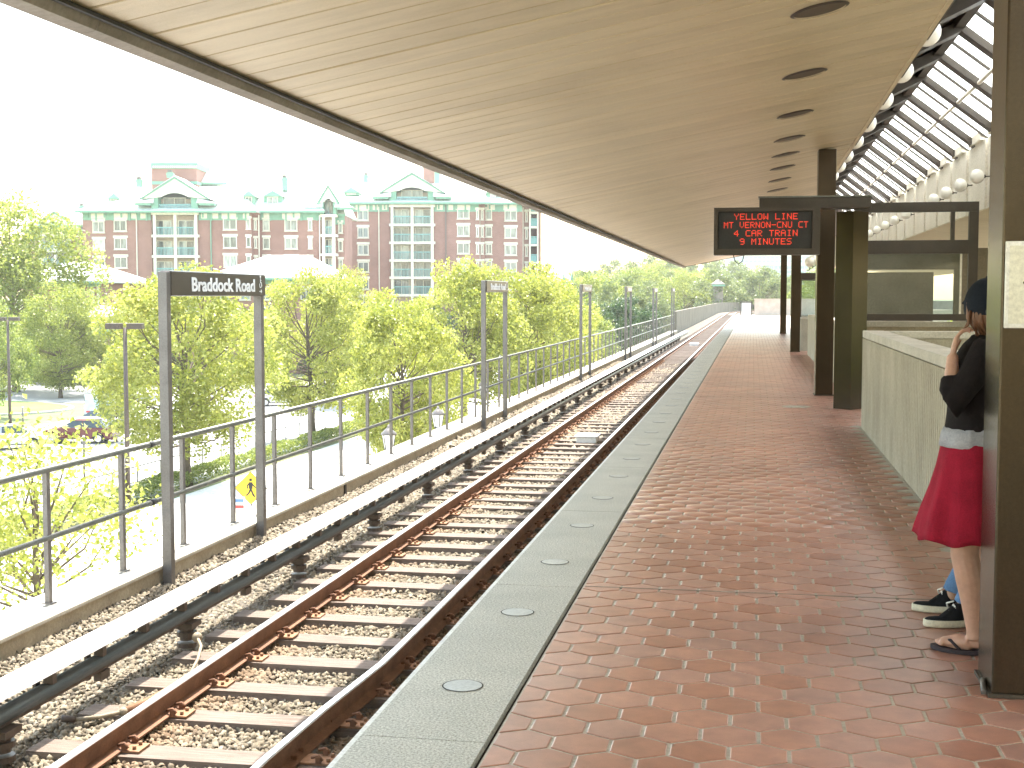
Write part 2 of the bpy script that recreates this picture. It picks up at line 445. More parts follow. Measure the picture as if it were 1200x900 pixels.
JOINTS = (6.95, 20.6, 34.2, 47.9, 61.6, 75.3, 88.9, 102.5)
spots = []
r = 0; y = 3.05
while y < P_END - 0.1:
    off = (r % 2)
    k = 0
    while True:
        if off == 0: x = X0 + TW * (k + 0.5); half = False
        else:
            x = X0 + TW * k; half = (k == 0)
        if x > (3.4 if y < 40 else 4.2): break
        spots.append((x, y, half)); k += 1
    y += TP; r += 1
def free(x, y):
    if 1.20 < x < 1.58 and 4.0 < y < 16.3: return False
    if x > 1.52 and 3.9 < y < 16.2: return False
    return True
spots = [s for s in spots if free(s[0], s[1])]
def inview(x, y):
    v = Vector((x, y, -EYE)); d = v.dot(FWH * math.cos(PIT) + Vector((0, 0, -math.sin(PIT))))
    u = v.dot(RTH); return abs(u / d * FPX) < 640
vis = [s for s in spots if inview(s[0], s[1]) and s[1] > 3.9 and s[0] < 1.3]
vis.sort(key=lambda s: s[1])
near = set(vis[:298]); 
for (x, y, half) in vis[:298]:
    o = link("floor_tile", hh if half else hm, plat, (x, y, rnd.uniform(-0.0007, 0.0006)),
             (rnd.uniform(-0.003, 0.003), rnd.uniform(-0.003, 0.003), rnd.uniform(-0.008, 0.008)))
far = [s for s in spots if s not in near]
fh = [s for s in far if not s[2]]
F = np.array(fh)[:, :2].astype(float); nv = len(hv)
H = np.array(hv)
V = np.zeros((len(F), nv, 3)); V[:, :, :] = H[None]
V[:, :, 0] += F[:, 0:1]; V[:, :, 1] += F[:, 1:2]
rs = np.random.RandomState(3)
V[:, :, 2] += rs.uniform(-0.0007, 0.0005, (len(F), 1)) + (V[:, :, 0] - F[:, 0:1]) * rs.uniform(-0.003, 0.003, (len(F), 1)) + (V[:, :, 1] - F[:, 1:2]) * rs.uniform(-0.003, 0.003, (len(F), 1))
quads = np.array([f for f in hf if len(f) == 4])
six = hf[0]; quads = np.vstack([quads, [(six[0], six[1], six[2], six[3]), (six[0], six[3], six[4], six[5])]])
Q = (quads[None] + (np.arange(len(F)) * nv)[:, None, None]).reshape(-1, 4)
me = np_mesh("floor_tiles", V.reshape(-1, 3), Q, m_tile_far, np.repeat(rs.rand(len(F)), nv))
link("floor_tile_field", me, plat)['kind'] = 'stuff'
hb = MB()
for s in far:
    if s[2]: hb.add([(a + s[0], b + s[1], c) for a, b, c in hhv], hhf)
if hb.v: hb.build("half_tile_row", m_tile, plat, kind='stuff')
for jy in JOINTS[:4]:
    mb = MB(); mb.box(GR_IN + 0.02, 1.28, jy - 0.006, jy + 0.006, -0.01, 0.0022); mb.build("expansion_joint", m_fascia, plat)
# access cover set in the floor
mb = MB(); mb.tube([(0.62, 18.9, 0.001), (0.62, 18.9, 0.0045)], 0.2, 28, smooth=False)
mb.build("access_cover", m_grout, plat)

# ================================================================== TRACK
def bend(x, y, R=170.0, Y0=235.0):
    "the line runs straight, then curves to the right far down the track"
    if y <= Y0: return x, y
    a = (y - Y0) / R
    return (R - (R - x) * math.cos(a)), Y0 + (R - x) * math.sin(a)
LX, RX, RZ = -4.150, -2.805, -1.30
track = setting("railway_track")
def rail_path(x, kink=False):
    ys = [-6, 2, 5, 7.6, 8.6, 9.8, 11, 16, 24, 34, 50, 70, 90, 110, 150, 195, 235] + [235 + 8 * i for i in range(1, 17)]
    out = []
    for y in ys:
        xx = x
        if kink:
            t = min(max((9.9 - y) / 1.9, 0), 1); xx = x - 0.13 * t
        out.append(bend(xx, y))
    return out
def sweep(m, path, prof, z):
    vs = []
    for i, (x, y) in enumerate(path):
        a = path[max(i - 1, 0)]; b = path[min(i + 1, len(path) - 1)]
        t = Vector((b[0] - a[0], b[1] - a[1], 0)).normalized(); nn = Vector((t.y, -t.x, 0))
        for (u, h) in prof: vs.append(Vector((x, y, z + h)) + nn * u)
    k = len(prof); fs = []
    for i in range(len(path) - 1):
        for j in range(k):
            j2 = (j + 1) % k
            fs.append((i * k + j, i * k + j2, (i + 1) * k + j2, (i + 1) * k + j))
    fs += [tuple(range(k)), tuple(range((len(path) - 1) * k, len(path) * k))[::-1]]
    m.add(vs, fs)
for x, kk in ((LX, False), (RX, True)):
    m = MB()
    sweep(m, rail_path(x, kk), [(-0.036, -0.008), (-0.036, -0.04), (-0.010, -0.055), (-0.009, -0.135), (-0.07, -0.155), (-0.07, -0.167), (0.07, -0.167), (0.07, -0.155), (0.009, -0.135), (0.010, -0.055), (0.036, -0.04), (0.036, -0.008)], RZ)
    ro = m.build("rail", m_rust, track)
    m = MB(); sweep(m, rail_path(x, kk), [(-0.034, -0.0075), (-0.024, 0.0), (0.024, 0.0), (0.034, -0.0075)], RZ)
    m.build("rail_head", m_railhead, ro)
# second track behind the platform end wall, and its gravel, seen past the end
TIE_T = RZ - 0.185
tm = MB(); tm.box(-1.24, 1.24, -0.125, 0.125, -0.17, 0.010); 
tmesh = tm.mesh("tie", m_wood)
pm = MB(); pm.box(-0.19, 0.19, -0.085, 0.085, 0.001, 0.016)
for sx in (-1, 1):
    for sy in (-0.045, 0.045):
        pm.tube([(sx * 0.14, sy, 0.016), (sx * 0.14, sy, 0.04)], 0.014, 6)
pmesh = pm.mesh("tie_plate", m_rust_bright)
cm = MB()
for s in (-0.075, 0.075):
    cm.box(0.066, 0.10, s - 0.012, s + 0.012, 0.016, 0.055)
    cm.tube([(0.035, s, 0.048), (0.085, s, 0.062), (0.11, s, 0.03)], 0.011, 6)
    cm.box(-0.10, -0.066, s - 0.012, s + 0.012, 0.016, 0.055)
cmesh = cm.mesh("rail_clip", m_rust)
cx = (LX + RX) / 2 - 0.05
ties = []; k = 0; y = 4.35 - 6 * 0.745
while y < 215:
    bx, by = bend(cx, y)
    t = link("tie", tmesh, track, (bx + rnd.uniform(-0.05, 0.05), by + rnd.uniform(-0.025, 0.025), TIE_T + rnd.uniform(-0.008, 0.006)), (rnd.uniform(-0.01, 0.01), 0, rnd.uniform(-0.015, 0.015) - 0.0))
    ties.append(t)
    if y < 62:
        for x in (LX, RX):
            link("tie_plate", pmesh, track, (x, y, TIE_T + 0.012)); link("rail_clip", cmesh, track, (x, y, TIE_T + 0.012))
    y += 0.745; k += 1
# gravel bed: solid sheet beneath, loose stones over it
def gz(x, y):
    z = TIE_T - 0.035
    z += 0.03 * math.sin(x * 1.7 + y * 0.31) * math.sin(y * 0.9)
    if x < -5.3: z += 0.10 * min((-5.3 - x) / 0.6, 1)
    return z
m_gravel_bed = M_mottle("gravel ground", (0.09, 0.075, 0.055), (0.22, 0.19, 0.15), 26, 0.95, 55, bmp=1.0, bd=0.05)
m = MB(); path = [bend(-3.7, yy) for yy in [-6, 0, 50, 100, 150, 195, 235] + [235 + 8 * i for i in range(1, 17)]]
sweep(m, path, [(-2.3, -0.04), (-2.3, 0.02), (-1.6, -0.06), (0, -0.06), (2.5, -0.06), (2.5, -0.3), (-2.3, -0.3)], TIE_T)
m.build("gravel_bed", m_gravel_bed, track)
m_stone, nt, b = mat_new("ballast stone")
a = nt.nodes.new("ShaderNodeAttribute"); a.attribute_name = "rnd"
c = ramp(nt, a.outputs["Fac"], [(0.0, (0.08, 0.064, 0.045)), (0.25, (0.14, 0.115, 0.08)), (0.6, (0.19, 0.158, 0.11)), (0.85, (0.25, 0.215, 0.155)), (1.0, (0.17, 0.15, 0.12))])
sp = nt.nodes.new("ShaderNodeNewGeometry"); sx = nt.nodes.new("ShaderNodeSeparateXYZ"); nt.links.new(sp.outputs["Position"], sx.inputs[0])
# rust dust shed beside the rails
def band(x0, w):
    d = nt.nodes.new("ShaderNodeMath"); d.operation = 'SUBTRACT'; nt.links.new(sx.outputs[0], d.inputs[0]); d.inputs[1].default_value = x0
    e = nt.nodes.new("ShaderNodeMath"); e.operation = 'ABSOLUTE'; nt.links.new(d.outputs[0], e.inputs[0])
    f = nt.nodes.new("ShaderNodeMapRange"); f.inputs[1].default_value = w; f.inputs[2].default_value = 0.05; f.inputs[3].default_value = 0; f.inputs[4].default_value = 0.38
    nt.links.new(e.outputs[0], f.inputs[0]); return f.outputs[0]
c = mix(nt, band(LX + 0.1, 0.42), c, (0.22, 0.12, 0.06)); c = mix(nt, band(RX, 0.35), c, (0.18, 0.10, 0.055))
nt.links.new(c, b.inputs["Base Color"]); b.inputs["Roughness"].default_value = 0.92
def stones(y0, y1, pitch, rmin, rmax, seed, simple):
    rs = np.random.RandomState(seed)
    nx = int(4.6 / pitch); ny = int((y1 - y0) / pitch)
    gx, gy = np.meshgrid(np.arange(nx), np.arange(ny))
    px = -6.0 + (gx.ravel() + rs.uniform(-.5, .5, nx * ny)) * pitch + 0.02
    py = y0 + (gy.ravel() + rs.uniform(-.5, .5, nx * ny)) * pitch
    n = len(px)
    z = TIE_T - 0.052 + 0.02 * np.sin(px * 1.7 + py * .31) * np.sin(py * .9) + rs.uniform(-0.012, 0.02, n)
    z = z + np.where(px < -5.25, 0.12 * np.minimum((-5.25 - px) / 0.6, 1), 0)
    if simple:
        T = np.array([[1, 0, 0], [0, 1, 0], [-1, 0, 0], [0, -1, 0], [0, 0, 1], [0, 0, -1]], float)
        TF = np.array([[0, 1, 4], [1, 2, 4], [2, 3, 4], [3, 0, 4]])
    else:
        T = np.array([[-1, -1, -.6], [1, -1, -.6], [1, 1, -.6], [-1, 1, -.6], [-.8, -.7, .7], [.7, -.8, .6], [.8, .7, .7], [-.7, .8, .55]], float) * 0.72
        TF = np.array([[4, 5, 6], [4, 6, 7], [0, 1, 5], [0, 5, 4], [1, 2, 6], [1, 6, 5], [2, 3, 7], [2, 7, 6], [3, 0, 4], [3, 4, 7]])
    k = len(T)
    s = rs.uniform(rmin, rmax, (n, 1)) * rs.uniform(0.6, 1.25, (n, 3)); 
    V = T[None] * s[:, None, :] * rs.uniform(0.65, 1.2, (n, k, 1))
    ang = rs.uniform(0, 2 * np.pi, (n, 3))
    for ax in range(3):
        i, j = [(1, 2), (0, 2), (0, 1)][ax]
        ca, sa = np.cos(ang[:, ax])[:, None], np.sin(ang[:, ax])[:, None]
        if ax < 2 : ca, sa = np.cos(ang[:, ax] * 0.12)[:, None], np.sin(ang[:, ax] * 0.12)[:, None]
        a_, b_ = V[:, :, i].copy(), V[:, :, j].copy()
        V[:, :, i] = a_ * ca - b_ * sa; V[:, :, j] = a_ * sa + b_ * ca
    V[:, :, 0] += px[:, None]; V[:, :, 1] += py[:, None]; V[:, :, 2] += z[:, None]
    FF = (TF[None] + (np.arange(n) * k)[:, None, None]).reshape(-1, 3)
    return V.reshape(-1, 3), FF, np.repeat(rs.rand(n), k)
for (y0, y1, p, a0, a1, sd, si) in ((5.5, 13, 0.034, 0.017, 0.034, 1, False), (13, 24, 0.045, 0.024, 0.042, 2, False), (24, 60, 0.08, 0.042, 0.075, 3, True)):
    V, FF, rn = stones(y0, y1, p, a0, a1, sd, si)
    link("ballast_stones", np_mesh("ballast_stones", V, FF, m_stone, rn), track)['kind'] = 'stuff'

# ------------------------------------------------ third rail
tr = thing("third_rail", "white topped third rail on dark insulators running between the railing wall and the track", "third rail", (0, 0, 0))
T_END = 100
m = MB(); sweep(m, [(-4.83, -6), (-4.83, 30), (-4.83, 60), (-4.81, T_END)], [(-0.135, -0.018), (-0.13, 0.0), (0.13, 0.0), (0.135, -0.018)], -1.02)
m.build("cover_board", m_cover, tr)
m = MB(); prof = [(0.035 * 1.5 * math.cos(a), -0.045 + 0.04 * math.sin(a)) for a in [PI * i / 8 for i in range(9)]]
prof += [(-0.05, -0.07), (-0.022, -0.085), (-0.022, -0.13), (-0.06, -0.15), (-0.06, -0.185), (0.06, -0.185), (0.06, -0.15), (0.022, -0.13), (0.022, -0.085), (0.05, -0.07)]
m = MB(); sweep(m, [(-4.79, -6), (-4.79, 30), (-4.79, 60), (-4.77, T_END)], [(0.060 * math.cos(t), 0.056 * math.sin(t) - 0.010) for t in [2 * PI * i / 14 for i in range(14)]], -1.17)
co = m.build("conductor_rail", m_third, tr)
for p in co.data.polygons: p.use_smooth = len(p.vertices) == 4
m = MB(); sweep(m, [(-4.80, -6), (-4.80, 30), (-4.80, 60), (-4.78, T_END)], [(-0.04, -0.025), (-0.04, -0.05), (0.04, -0.05), (0.04, -0.025)], -1.20)
m.build("rail_foot", m_insul, tr)
bm_ = MB(); bm_.box(-0.10, -0.075, -0.03, 0.03, -0.30, -0.02); bm_.box(-0.02, 0.052, -0.028, 0.028, -0.11, -0.02); bm_.box(-0.1, 0.05, -0.026, 0.026, -0.035, -0.0195)
brk = bm_.mesh("cover_bracket", m_insul)
im = MB()
for z0, r_ in ((-0.46, 0.085), (-0.40, 0.06), (-0.365, 0.085), (-0.33, 0.06), (-0.30, 0.085)):
    im.tube([(0, 0, z0), (0, 0, z0 + 0.04)], r_, 12, smooth=False)
im.box(-0.09, 0.09, -0.10, 0.10, -0.285, -0.24)
ins = im.mesh("insulator", m_insul)
stb = MB(); stb.box(-0.03, 0.03, -0.07, 0.07, -0.30, -0.235); stub = stb.mesh("rail_lug", m_insul)
y = 4.7 ; k = 0
while y < 90:
    link("cover_bracket", brk, tr, (-4.78, y, -1.02))
    if k % 4 == 0: link("insulator", ins, tr, (-4.79, y + 0.15, -1.02))
    elif k % 2 == 0: link("rail_lug", stub, tr, (-4.78, y + 0.05, -1.02))
    y += 0.72; k += 1
# jumper cable lying on the gravel
cb = thing("jumper_cable", "pale jumper cable with a rusty sleeve looping from the third rail onto gravel", "cable", (0, 0, 0))
cz = TIE_T - 0.01
A0 = (-4.72, 8.55, cz + 0.03); A1 = (-4.45, 8.75, cz + 0.04); A2 = (-4.33, 9.05, cz + 0.05); A3 = (-4.31, 9.55, cz + 0.06); A4 = (-4.40, 9.95, cz + 0.10); A5 = (-4.58, 10.35, cz + 0.17)
m = MB(); m.tube([A0, (-4.58, 8.64, cz + .03), A1], 0.016, 8); m.build("cable", m_cable, cb); m = MB(); m.tube([A3, A4, (-4.48, 10.2, cz + .14), A5], 0.014, 8); m.build("cable", m_cable, cb)
m = MB(); m.tube([A1, A2, A3], [0.028, 0.045, 0.03], 8); m.build("cable_sleeve", m_rust_bright, cb)
for q_, r_ in ((A5, .045), (A3, .04), (A1, .034)):
    m = MB(); m.sphere(q_, r_, 10, 6); m.build("cable_clamp", m_cable, cb)
m = MB(); m.tube([A0, (-4.8, 8.5, cz + .05)], 0.024, 8); m.build("cable_end", m_insul, cb)
# signal box between the rails and a sump lid far off
for (x, y, w, l, h, lb, cc) in ((-3.35, 27.3, .42, .55, .13, "small white signal box between the rails, the nearer and squarer of the two", "signal box"), (-3.5, 82.0, .5, 1.2, .12, "far white equipment lid lying between the rails near the platform end", "equipment lid")):
    t = thing("signal_box" if l < 1 else "equipment_lid", lb, cc, (x, y, TIE_T))
    m = MB(); m.box(-w / 2, w / 2, -l / 2, l / 2, 0.0, h); m.build("case", m_white, t, bevel=0.015)
    m = MB(); m.box(-w / 2 - .03, w / 2 + .03, -l / 2 - .03, l / 2 + .03, h + .001, h + .02); m.build("lid", m_cover, t)

# ------------------------------------------------ parapet wall and railing on the far side
WIN, WOUT, WTOP = -5.98, -6.50, -1.22
wall = thing("viaduct_wall", "low weathered concrete wall between the gravel and the railing", "wall", (0, 0, 0))
ys = [-6, 8.2, 18.9, 30.1, 41.5, 53, 65, 78, 92, 108]
for i in range(len(ys) - 1):
    m = MB(); m.box(WIN if i != 2 else WIN - .0, WIN - 0.50, ys[i] + .006, ys[i + 1] - .006, -1.9, WTOP - 0.045); m.build("wall_section", m_conc, wall)
    m = MB(); m.box(WIN + 0.022, WIN - 0.21, ys[i] + .006, ys[i + 1] - .006, WTOP - 0.045, WTOP); m.build("coping", m_conc_top, wall, bevel=0.012)
m = MB(); m.box(WIN - 0.211, WOUT - 0.03, -6, 108, -1.9, WTOP - 0.02); m.build("outer_ledge", m_conc_top, wall)
m = MB(); m.box(WIN + .0015, WIN + .02, 18.86, 18.94, -1.6, WTOP - .05); m.build("wall_joint", m_dark_gap, wall)
vd = setting("viaduct")
m = MB(); m.box(WIN - 0.45, 12.0, -46, 112, G - 1, -1.89); m.build("viaduct_block", m_conc, vd)
m = MB(); path = [bend(-3.7, yy) for yy in [112] + [120, 150, 195, 235] + [235 + 8 * i for i in range(1, 17)]]
sweep(m, path, [(-2.9, 0), (9, 0), (9, -8), (-2.9, -8)], -1.89); m.build("viaduct_block", m_conc, vd)
rail = thing("railing", "grey metal railing with two round rails along the top of the low concrete wall", "railing", (0, 0, 0))
PX = -6.22
pm_ = MB(); pm_.box(-0.022, 0.022, -0.03, 0.03, 0.0, 1.20); pm_.box(-0.05, 0.05, -0.05, 0.05, 0.001, 0.012)
pmesh_ = pm_.mesh("railing_post", m_post)
y = 10.85 - 3 * 1.44
while y < 108:
    link("railing_post", pmesh_, rail, (PX, y, WTOP + 0.0)); y += 1.44
m = MB(); m.tube([(PX, -4, -0.01), (PX, 60, 0.0), (PX, 108, 0.05)], 0.030, 10); m.build("top_rail", m_railing, rail)
m = MB(); m.tube([(PX + 0.012, -4, -0.62), (PX + 0.012, 60, -0.62), (PX + 0.012, 108, -0.6)], 0.026, 10); m.build("middle_rail", m_railing, rail)
cl = MB(); cl.tube([(0, -.05, 0), (0, .05, 0)], 0.036, 10); clm = cl.mesh("rail_sleeve", m_black)
link("rail_sleeve", clm, rail, (PX, 12.95, -0.009)); link("rail_sleeve", clm, rail, (PX + 0.012, 12.95, -0.62))
# solid parapet that takes over from the railing and swings round with the curve
m = MB(); path = [bend(-6.2, yy) for yy in [108.1, 120, 150, 195, 235] + [235 + 7 * i for i in range(1, 24)]]
sweep(m, path, [(-0.15, -2), (-0.15, 1.42), (0.15, 1.42), (0.15, -2)], -1.1)
m.build("curved_parapet", M_mottle("stained parapet", (0.12, 0.105, 0.08), (0.20, 0.18, 0.14), 0.6, 0.9, 20), None, label="far solid concrete parapet where the railing ends and the line curves away", cat="parapet")
# end of platform
t = thing("end_gate", "grey metal gate and box beside the track at the far end of the platform", "gate", (0, 0, 0))
m = MB(); m.box(-1.0, -0.92, 112, 112.1, -1.4, 1.1); m.box(-0.1, -0.02, 112, 112.1, -1.4, 1.1); m.box(-1.0, 0, 112, 112.1, 1.0, 1.1); m.build("gate_frame", m_post, t)
m = MB(); m.box(-0.88, -0.15, 112.02, 112.08, -0.1, 0.98); m.build("gate_panel", m_cover, t)
m = MB(); m.box(-4.9, -1.15, 116, 116.15, -0.9, 0.75)
for i in range(14): m.box(-4.85 + .27 * i, -4.75 + .27 * i, 115.94, 116.0, -0.9, 0.8)
m = MB(); m.tube([(-1.3, 111, -1.3), (-1.2, 118, -.9), (-.8, 124, -.5), (-.1, 127, -.45)], 0.22, 8); m.build("white_pipe", m_cover, t)
m = MB(); m.box(0.15, P_R, P_END, P_END + 0.3, -1.8, 1.27); m.box(0.1, P_R, P_END - .04, P_END + .34, 1.272, 1.34)
m.build("platform_end_wall", m_conc_top, None, label="pinkish concrete wall closing the far end of the platform", cat="wall")

# ------------------------------------------------ name boards
FONT = bpy.data.curves.new("tmpfont", 'FONT')
def text_mesh(body, size, ext, mat, xs=1.0, bold=0.0, align='LEFT'):
    cu = bpy.data.curves.new("txt", 'FONT'); cu.body = body; cu.size = size; cu.extrude = ext; cu.offset = bold
    cu.align_x = align; cu.resolution_u = 3
    o = bpy.data.objects.new("txt", cu); COL.objects.link(o)
    bpy.context.view_layer.update()
    me = bpy.data.meshes.new_from_object(o.evaluated_get(bpy.context.evaluated_depsgraph_get()))
    bpy.data.objects.remove(o); bpy.data.curves.remove(cu)
    me.transform(Matrix.Diagonal((xs, 1, 1, 1)))
    me.materials.clear(); me.materials.append(mat)
    return me
TX = Matrix(((0, 0, 1, 0), (1, 0, 0, 0), (0, 1, 0, 0), (0, 0, 0, 1)))      # text x -> +Y, text y -> +Z, facing +X
name_me = text_mesh("Braddock Road", 0.205, 0.003, m_letter, 1.0, 0.005)
_w = max(v.co.x for v in name_me.vertices) - min(v.co.x for v in name_me.vertices)
name_me.transform(Matrix.Diagonal((1.80 / _w, 1, 1, 1)))
name_me.transform(TX)
wn_ = max(v.co.y for v in name_me.vertices) - min(v.co.y for v in name_me.vertices)
wc = MB()   # wheelchair symbol with an arrow below
def flat(m, pts, w):
    for (a, b) in zip(pts[:-1], pts[1:]):
        a = Vector((0, *a)); b = Vector((0, *b)); t = (b - a).normalized(); nn = Vector((0, -t.z, t.y)) * w / 2; ex = Vector((0.004, 0, 0)); e = t * w * 0.3
        vs = [a + nn - e, a - nn - e, b - nn + e, b + nn + e]
        m.add([v for v in vs] + [v + ex for v in vs], [(0, 1, 2, 3), (4, 7, 6, 5), (0, 4, 5, 1), (1, 5, 6, 2), (2, 6, 7, 3), (3, 7, 4, 0)])
cc_ = [(0.0 + 0.03 * math.cos(t), 0.03 * math.sin(t)) for t in [math.radians(a) for a in range(150, 400, 20)]]
flat(wc, cc_, 0.009); flat(wc, [(0.0, 0.085), (-0.002, 0.03), (0.03, 0.028), (0.042, -0.012)], 0.010); flat(wc, [(0.0, 0.055), (0.025, 0.055)], 0.008)
flat(wc, [(-0.012 + .012 * math.cos(t) + .012, 0.098 + .008 * math.sin(t)) for t in [0, 1.57, 3.14, 4.71, 6.28]], 0.01)
flat(wc, [(-0.03, -0.075), (0.04, -0.075)], 0.011); flat(wc, [(0.018, -0.058), (0.04, -0.075), (0.018, -0.092)], 0.010)
wcm = wc.mesh("wheelchair_symbol", m_letter)
frames = [(12.66, 2.62, 1.80), (28.95, 2.62, 1.89), (46.0, 2.62, 1.95), (62.6, 2.62, 2.0), (80.3, 2.62, 2.03), (99.0, 2.62, 2.14)]
flabels = ["nearest brown name board frame reading Braddock Road, in front of the first tree",
           "second name board frame along the wall, its pale board against the bright trees",
           "third name board frame along the wall, just right of the brick apartment block",
           "fourth name board frame along the wall, before the dark green trees",
           "fifth name board frame along the wall, thin and distant",
           "sixth and farthest name board frame along the wall"]
for i, (y, L, zt) in enumerate(frames):
    t = thing("station_name_board", flabels[i], "station sign", (-5.90, y, 0), 0, "name board frames beside the track")
    for yy in (0, L):
        m = MB(); m.box(-0.05, 0.05, yy - 0.045, yy + 0.045, TIE_T - 0.1, zt - 0.001); m.build("post", m_post, t, bevel=0.006)
    m = MB(); m.box(-0.062, 0.062, -0.06 + 0.10, L + 0.08, zt - 0.25, zt + 0.012); bd = m.build("board", m_sign_brown, t, bevel=0.012)
    lt = link("lettering", name_me, bd, (0.0655, 0.52, zt - 0.195))
    link("wheelchair_symbol", wcm, bd, (0.063, L - 0.10, zt - 0.118))
fresh()

# ================================================================== CANOPY
CX0, CX1 = -3.3, 1.5
def cz_(x): return 2.98 + 0.1917 * (x - CX0)
C_END = 66.5
can = thing("platform_canopy", "long beige plank ceiling canopy rising from the track edge to the middle of the platform", "canopy", (0, 0, 0))
SLP = math.atan(0.1917)
PLW = 0.342
Ln = (CX1 - CX0) / math.cos(SLP)
pk = MB()
# a plank with turned-up edges leaving a narrow groove to its neighbour
prof = [(0.009, 0.03), (0.009, 0.006), (0.015, 0.0), (PLW - 0.015, 0.0), (PLW - 0.009, 0.006), (PLW - 0.009, 0.03)]
vs = [(0, a, h) for a, h in prof] + [(Ln, a, h) for a, h in prof]
pk.add(vs, [(i, i + 1, 7 + i, 6 + i) for i in range(5)] + [(0, 6, 11, 5), (0, 1, 2, 3, 4, 5)[::-1], (6, 7, 8, 9, 10, 11)])
pkm = pk.mesh("ceiling_plank", m_plank)
vsp = [(0, a, h) for a, h in prof] + [(Ln, a, h) for a, h in prof]; fsp = [(i, i + 1, 7 + i, 6 + i) for i in range(5)]
y = -3.0; k = 0
while y < C_END - 0.2:
    seam = (k % 24 == 21)
    o = link("ceiling_plank", pkm, can, (CX0, y, 2.98 + rnd.uniform(-0.002, 0.002) + 0.0009 * (y - 10) * (y > 10)), (rnd.uniform(-0.004, 0.004), -SLP, 0))
    y += PLW; k += 1
def zr(y): return 0.0009 * max(y - 10, 0)
m = MB()
P = [(CX0, 0.034), (CX1, 0.034 + 4.8 * 0.1917), (CX1, 1.35), (CX0 + 1.2, 0.62), (CX0, 0.30)]
vs = [(x, -3.2, 2.98 + z) for x, z in P] + [(x, C_END, 2.98 + z + zr(C_END)) for x, z in P]
m.add(vs, [(0, 1, 2, 3, 4), (9, 8, 7, 6, 5)] + [(i, (i + 1) % 5, 5 + (i + 1) % 5, 5 + i) for i in range(5)])
m.build("roof_body", m_black, can)
# the fascia: a rolled grey edge in long lengths
fy = [-3.2, 6.4, 13.9, 23.0, 33, 43, 55, C_END + .05]
for a, b_ in zip(fy[:-1], fy[1:]):
    m = MB()
    prf = [(-0.16, 0.30), (-0.16, -0.05), (-0.12, -0.085), (-0.03, -0.07), (-0.004, -0.02), (-0.004, 0.30)]
    vs = []
    for yy in (a + 0.004, b_ - 0.004):
        vs += [(CX0 + u, yy, 2.98 + h + zr(yy)) for u, h in prf]
    m.add(vs, [(i, (i + 1) % 6, 6 + (i + 1) % 6, 6 + i) for i in range(6)] + [(0, 1, 2, 3, 4, 5), (11, 10, 9, 8, 7, 6)])
    m.build("fascia", m_fascia, can)
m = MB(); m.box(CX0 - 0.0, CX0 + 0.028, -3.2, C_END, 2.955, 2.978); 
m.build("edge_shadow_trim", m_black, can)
m = MB(); vs = [(CX0, C_END + .005, 2.95 + zr(66)), (CX1, C_END + .005, 2.95 + zr(66) + .92), (CX1, C_END + .005, 4.5), (CX0, C_END + .005, 3.3)]
m.add(vs + [(a, b + .06, c) for a, b, c in vs], [(0, 1, 2, 3), (7, 6, 5, 4), (0, 4, 5, 1), (1, 5, 6, 2), (2, 6, 7, 3), (3, 7, 4, 0)]); m.build("end_fascia", m_fascia, can)
m = MB()
for i in range(120):
    y0 = -3.0 - PLW * (i + 1)
    m.add([(CX0 + a * math.cos(SLP) , y0 + b, 2.98 + a * math.sin(SLP) + c) for a, b, c in vsp], fsp)
m.build("rear_planks", m_plank, can)['kind'] = 'stuff'
m = MB(); vs = [(x, -44, 2.98 + z) for x, z in P] + [(x, -3.21, 2.98 + z) for x, z in P]
m.add(vs, [(0, 1, 2, 3, 4), (9, 8, 7, 6, 5)] + [(i, (i + 1) % 5, 5 + (i + 1) % 5, 5 + i) for i in range(5)]); m.build("rear_roof_body", m_black, can)
m = MB(); m.box(CX0 - .16, CX0 - .004, -44, -3.21, 2.90, 3.28); m.build("rear_fascia", m_fascia, can)
m = MB(); m.box(CX1, 3.6, -44, -3.3, 4.3, 4.4); m.box(3.62, 8.4, -44, -3.3, 3.0, 3.1); m.build("rear_ceiling", m_plank, can)
# inner upstand
m = MB(); m.box(CX1, CX1 + 0.04, -3.2, C_END, cz_(CX1) - 0.01, cz_(CX1) + 0.06); m.build("inner_trim", m_plank, can)
m = MB(); m.box(CX1 + 0.0405, CX1 + 0.08, -3.2, C_END, cz_(CX1) + 0.03, 4.55); m.build("upstand", m_bronze_matt, can)
dl = MB(); dl.tube([(0, 0, 0.0), (0, 0, 0.012)], 0.2, 26, smooth=False)
ringv = []
dlm = dl.mesh("recessed_downlight", m_hole)
rg = MB(); vs = []; fs = []
for k in range(28):
    a = 2 * PI * k / 28
    for r_, h in ((0.195, -0.012), (0.222, -0.004)): vs.append((r_ * math.cos(a), r_ * math.sin(a), h))
for k in range(28): fs.append((2 * k, 2 * k + 1, 2 * ((k + 1) % 28) + 1, 2 * ((k + 1) % 28)))
rg.add(vs, fs); rgm = rg.mesh("downlight_rim", m_bronze_matt)
y = 10.3 - 2 * 2.6
for i in range(18):
    yy = [7.5, 10.35, 13.3, 16.2, 18.7, 20.8, 22.9][i] if i < 7 else 22.9 + 2.4 * (i - 6)
    d = link("recessed_downlight", dlm, can, (0.47, yy, cz_(0.47) - 0.006 + zr(yy)), (0, -SLP, 0)); link("downlight_rim", rgm, d)
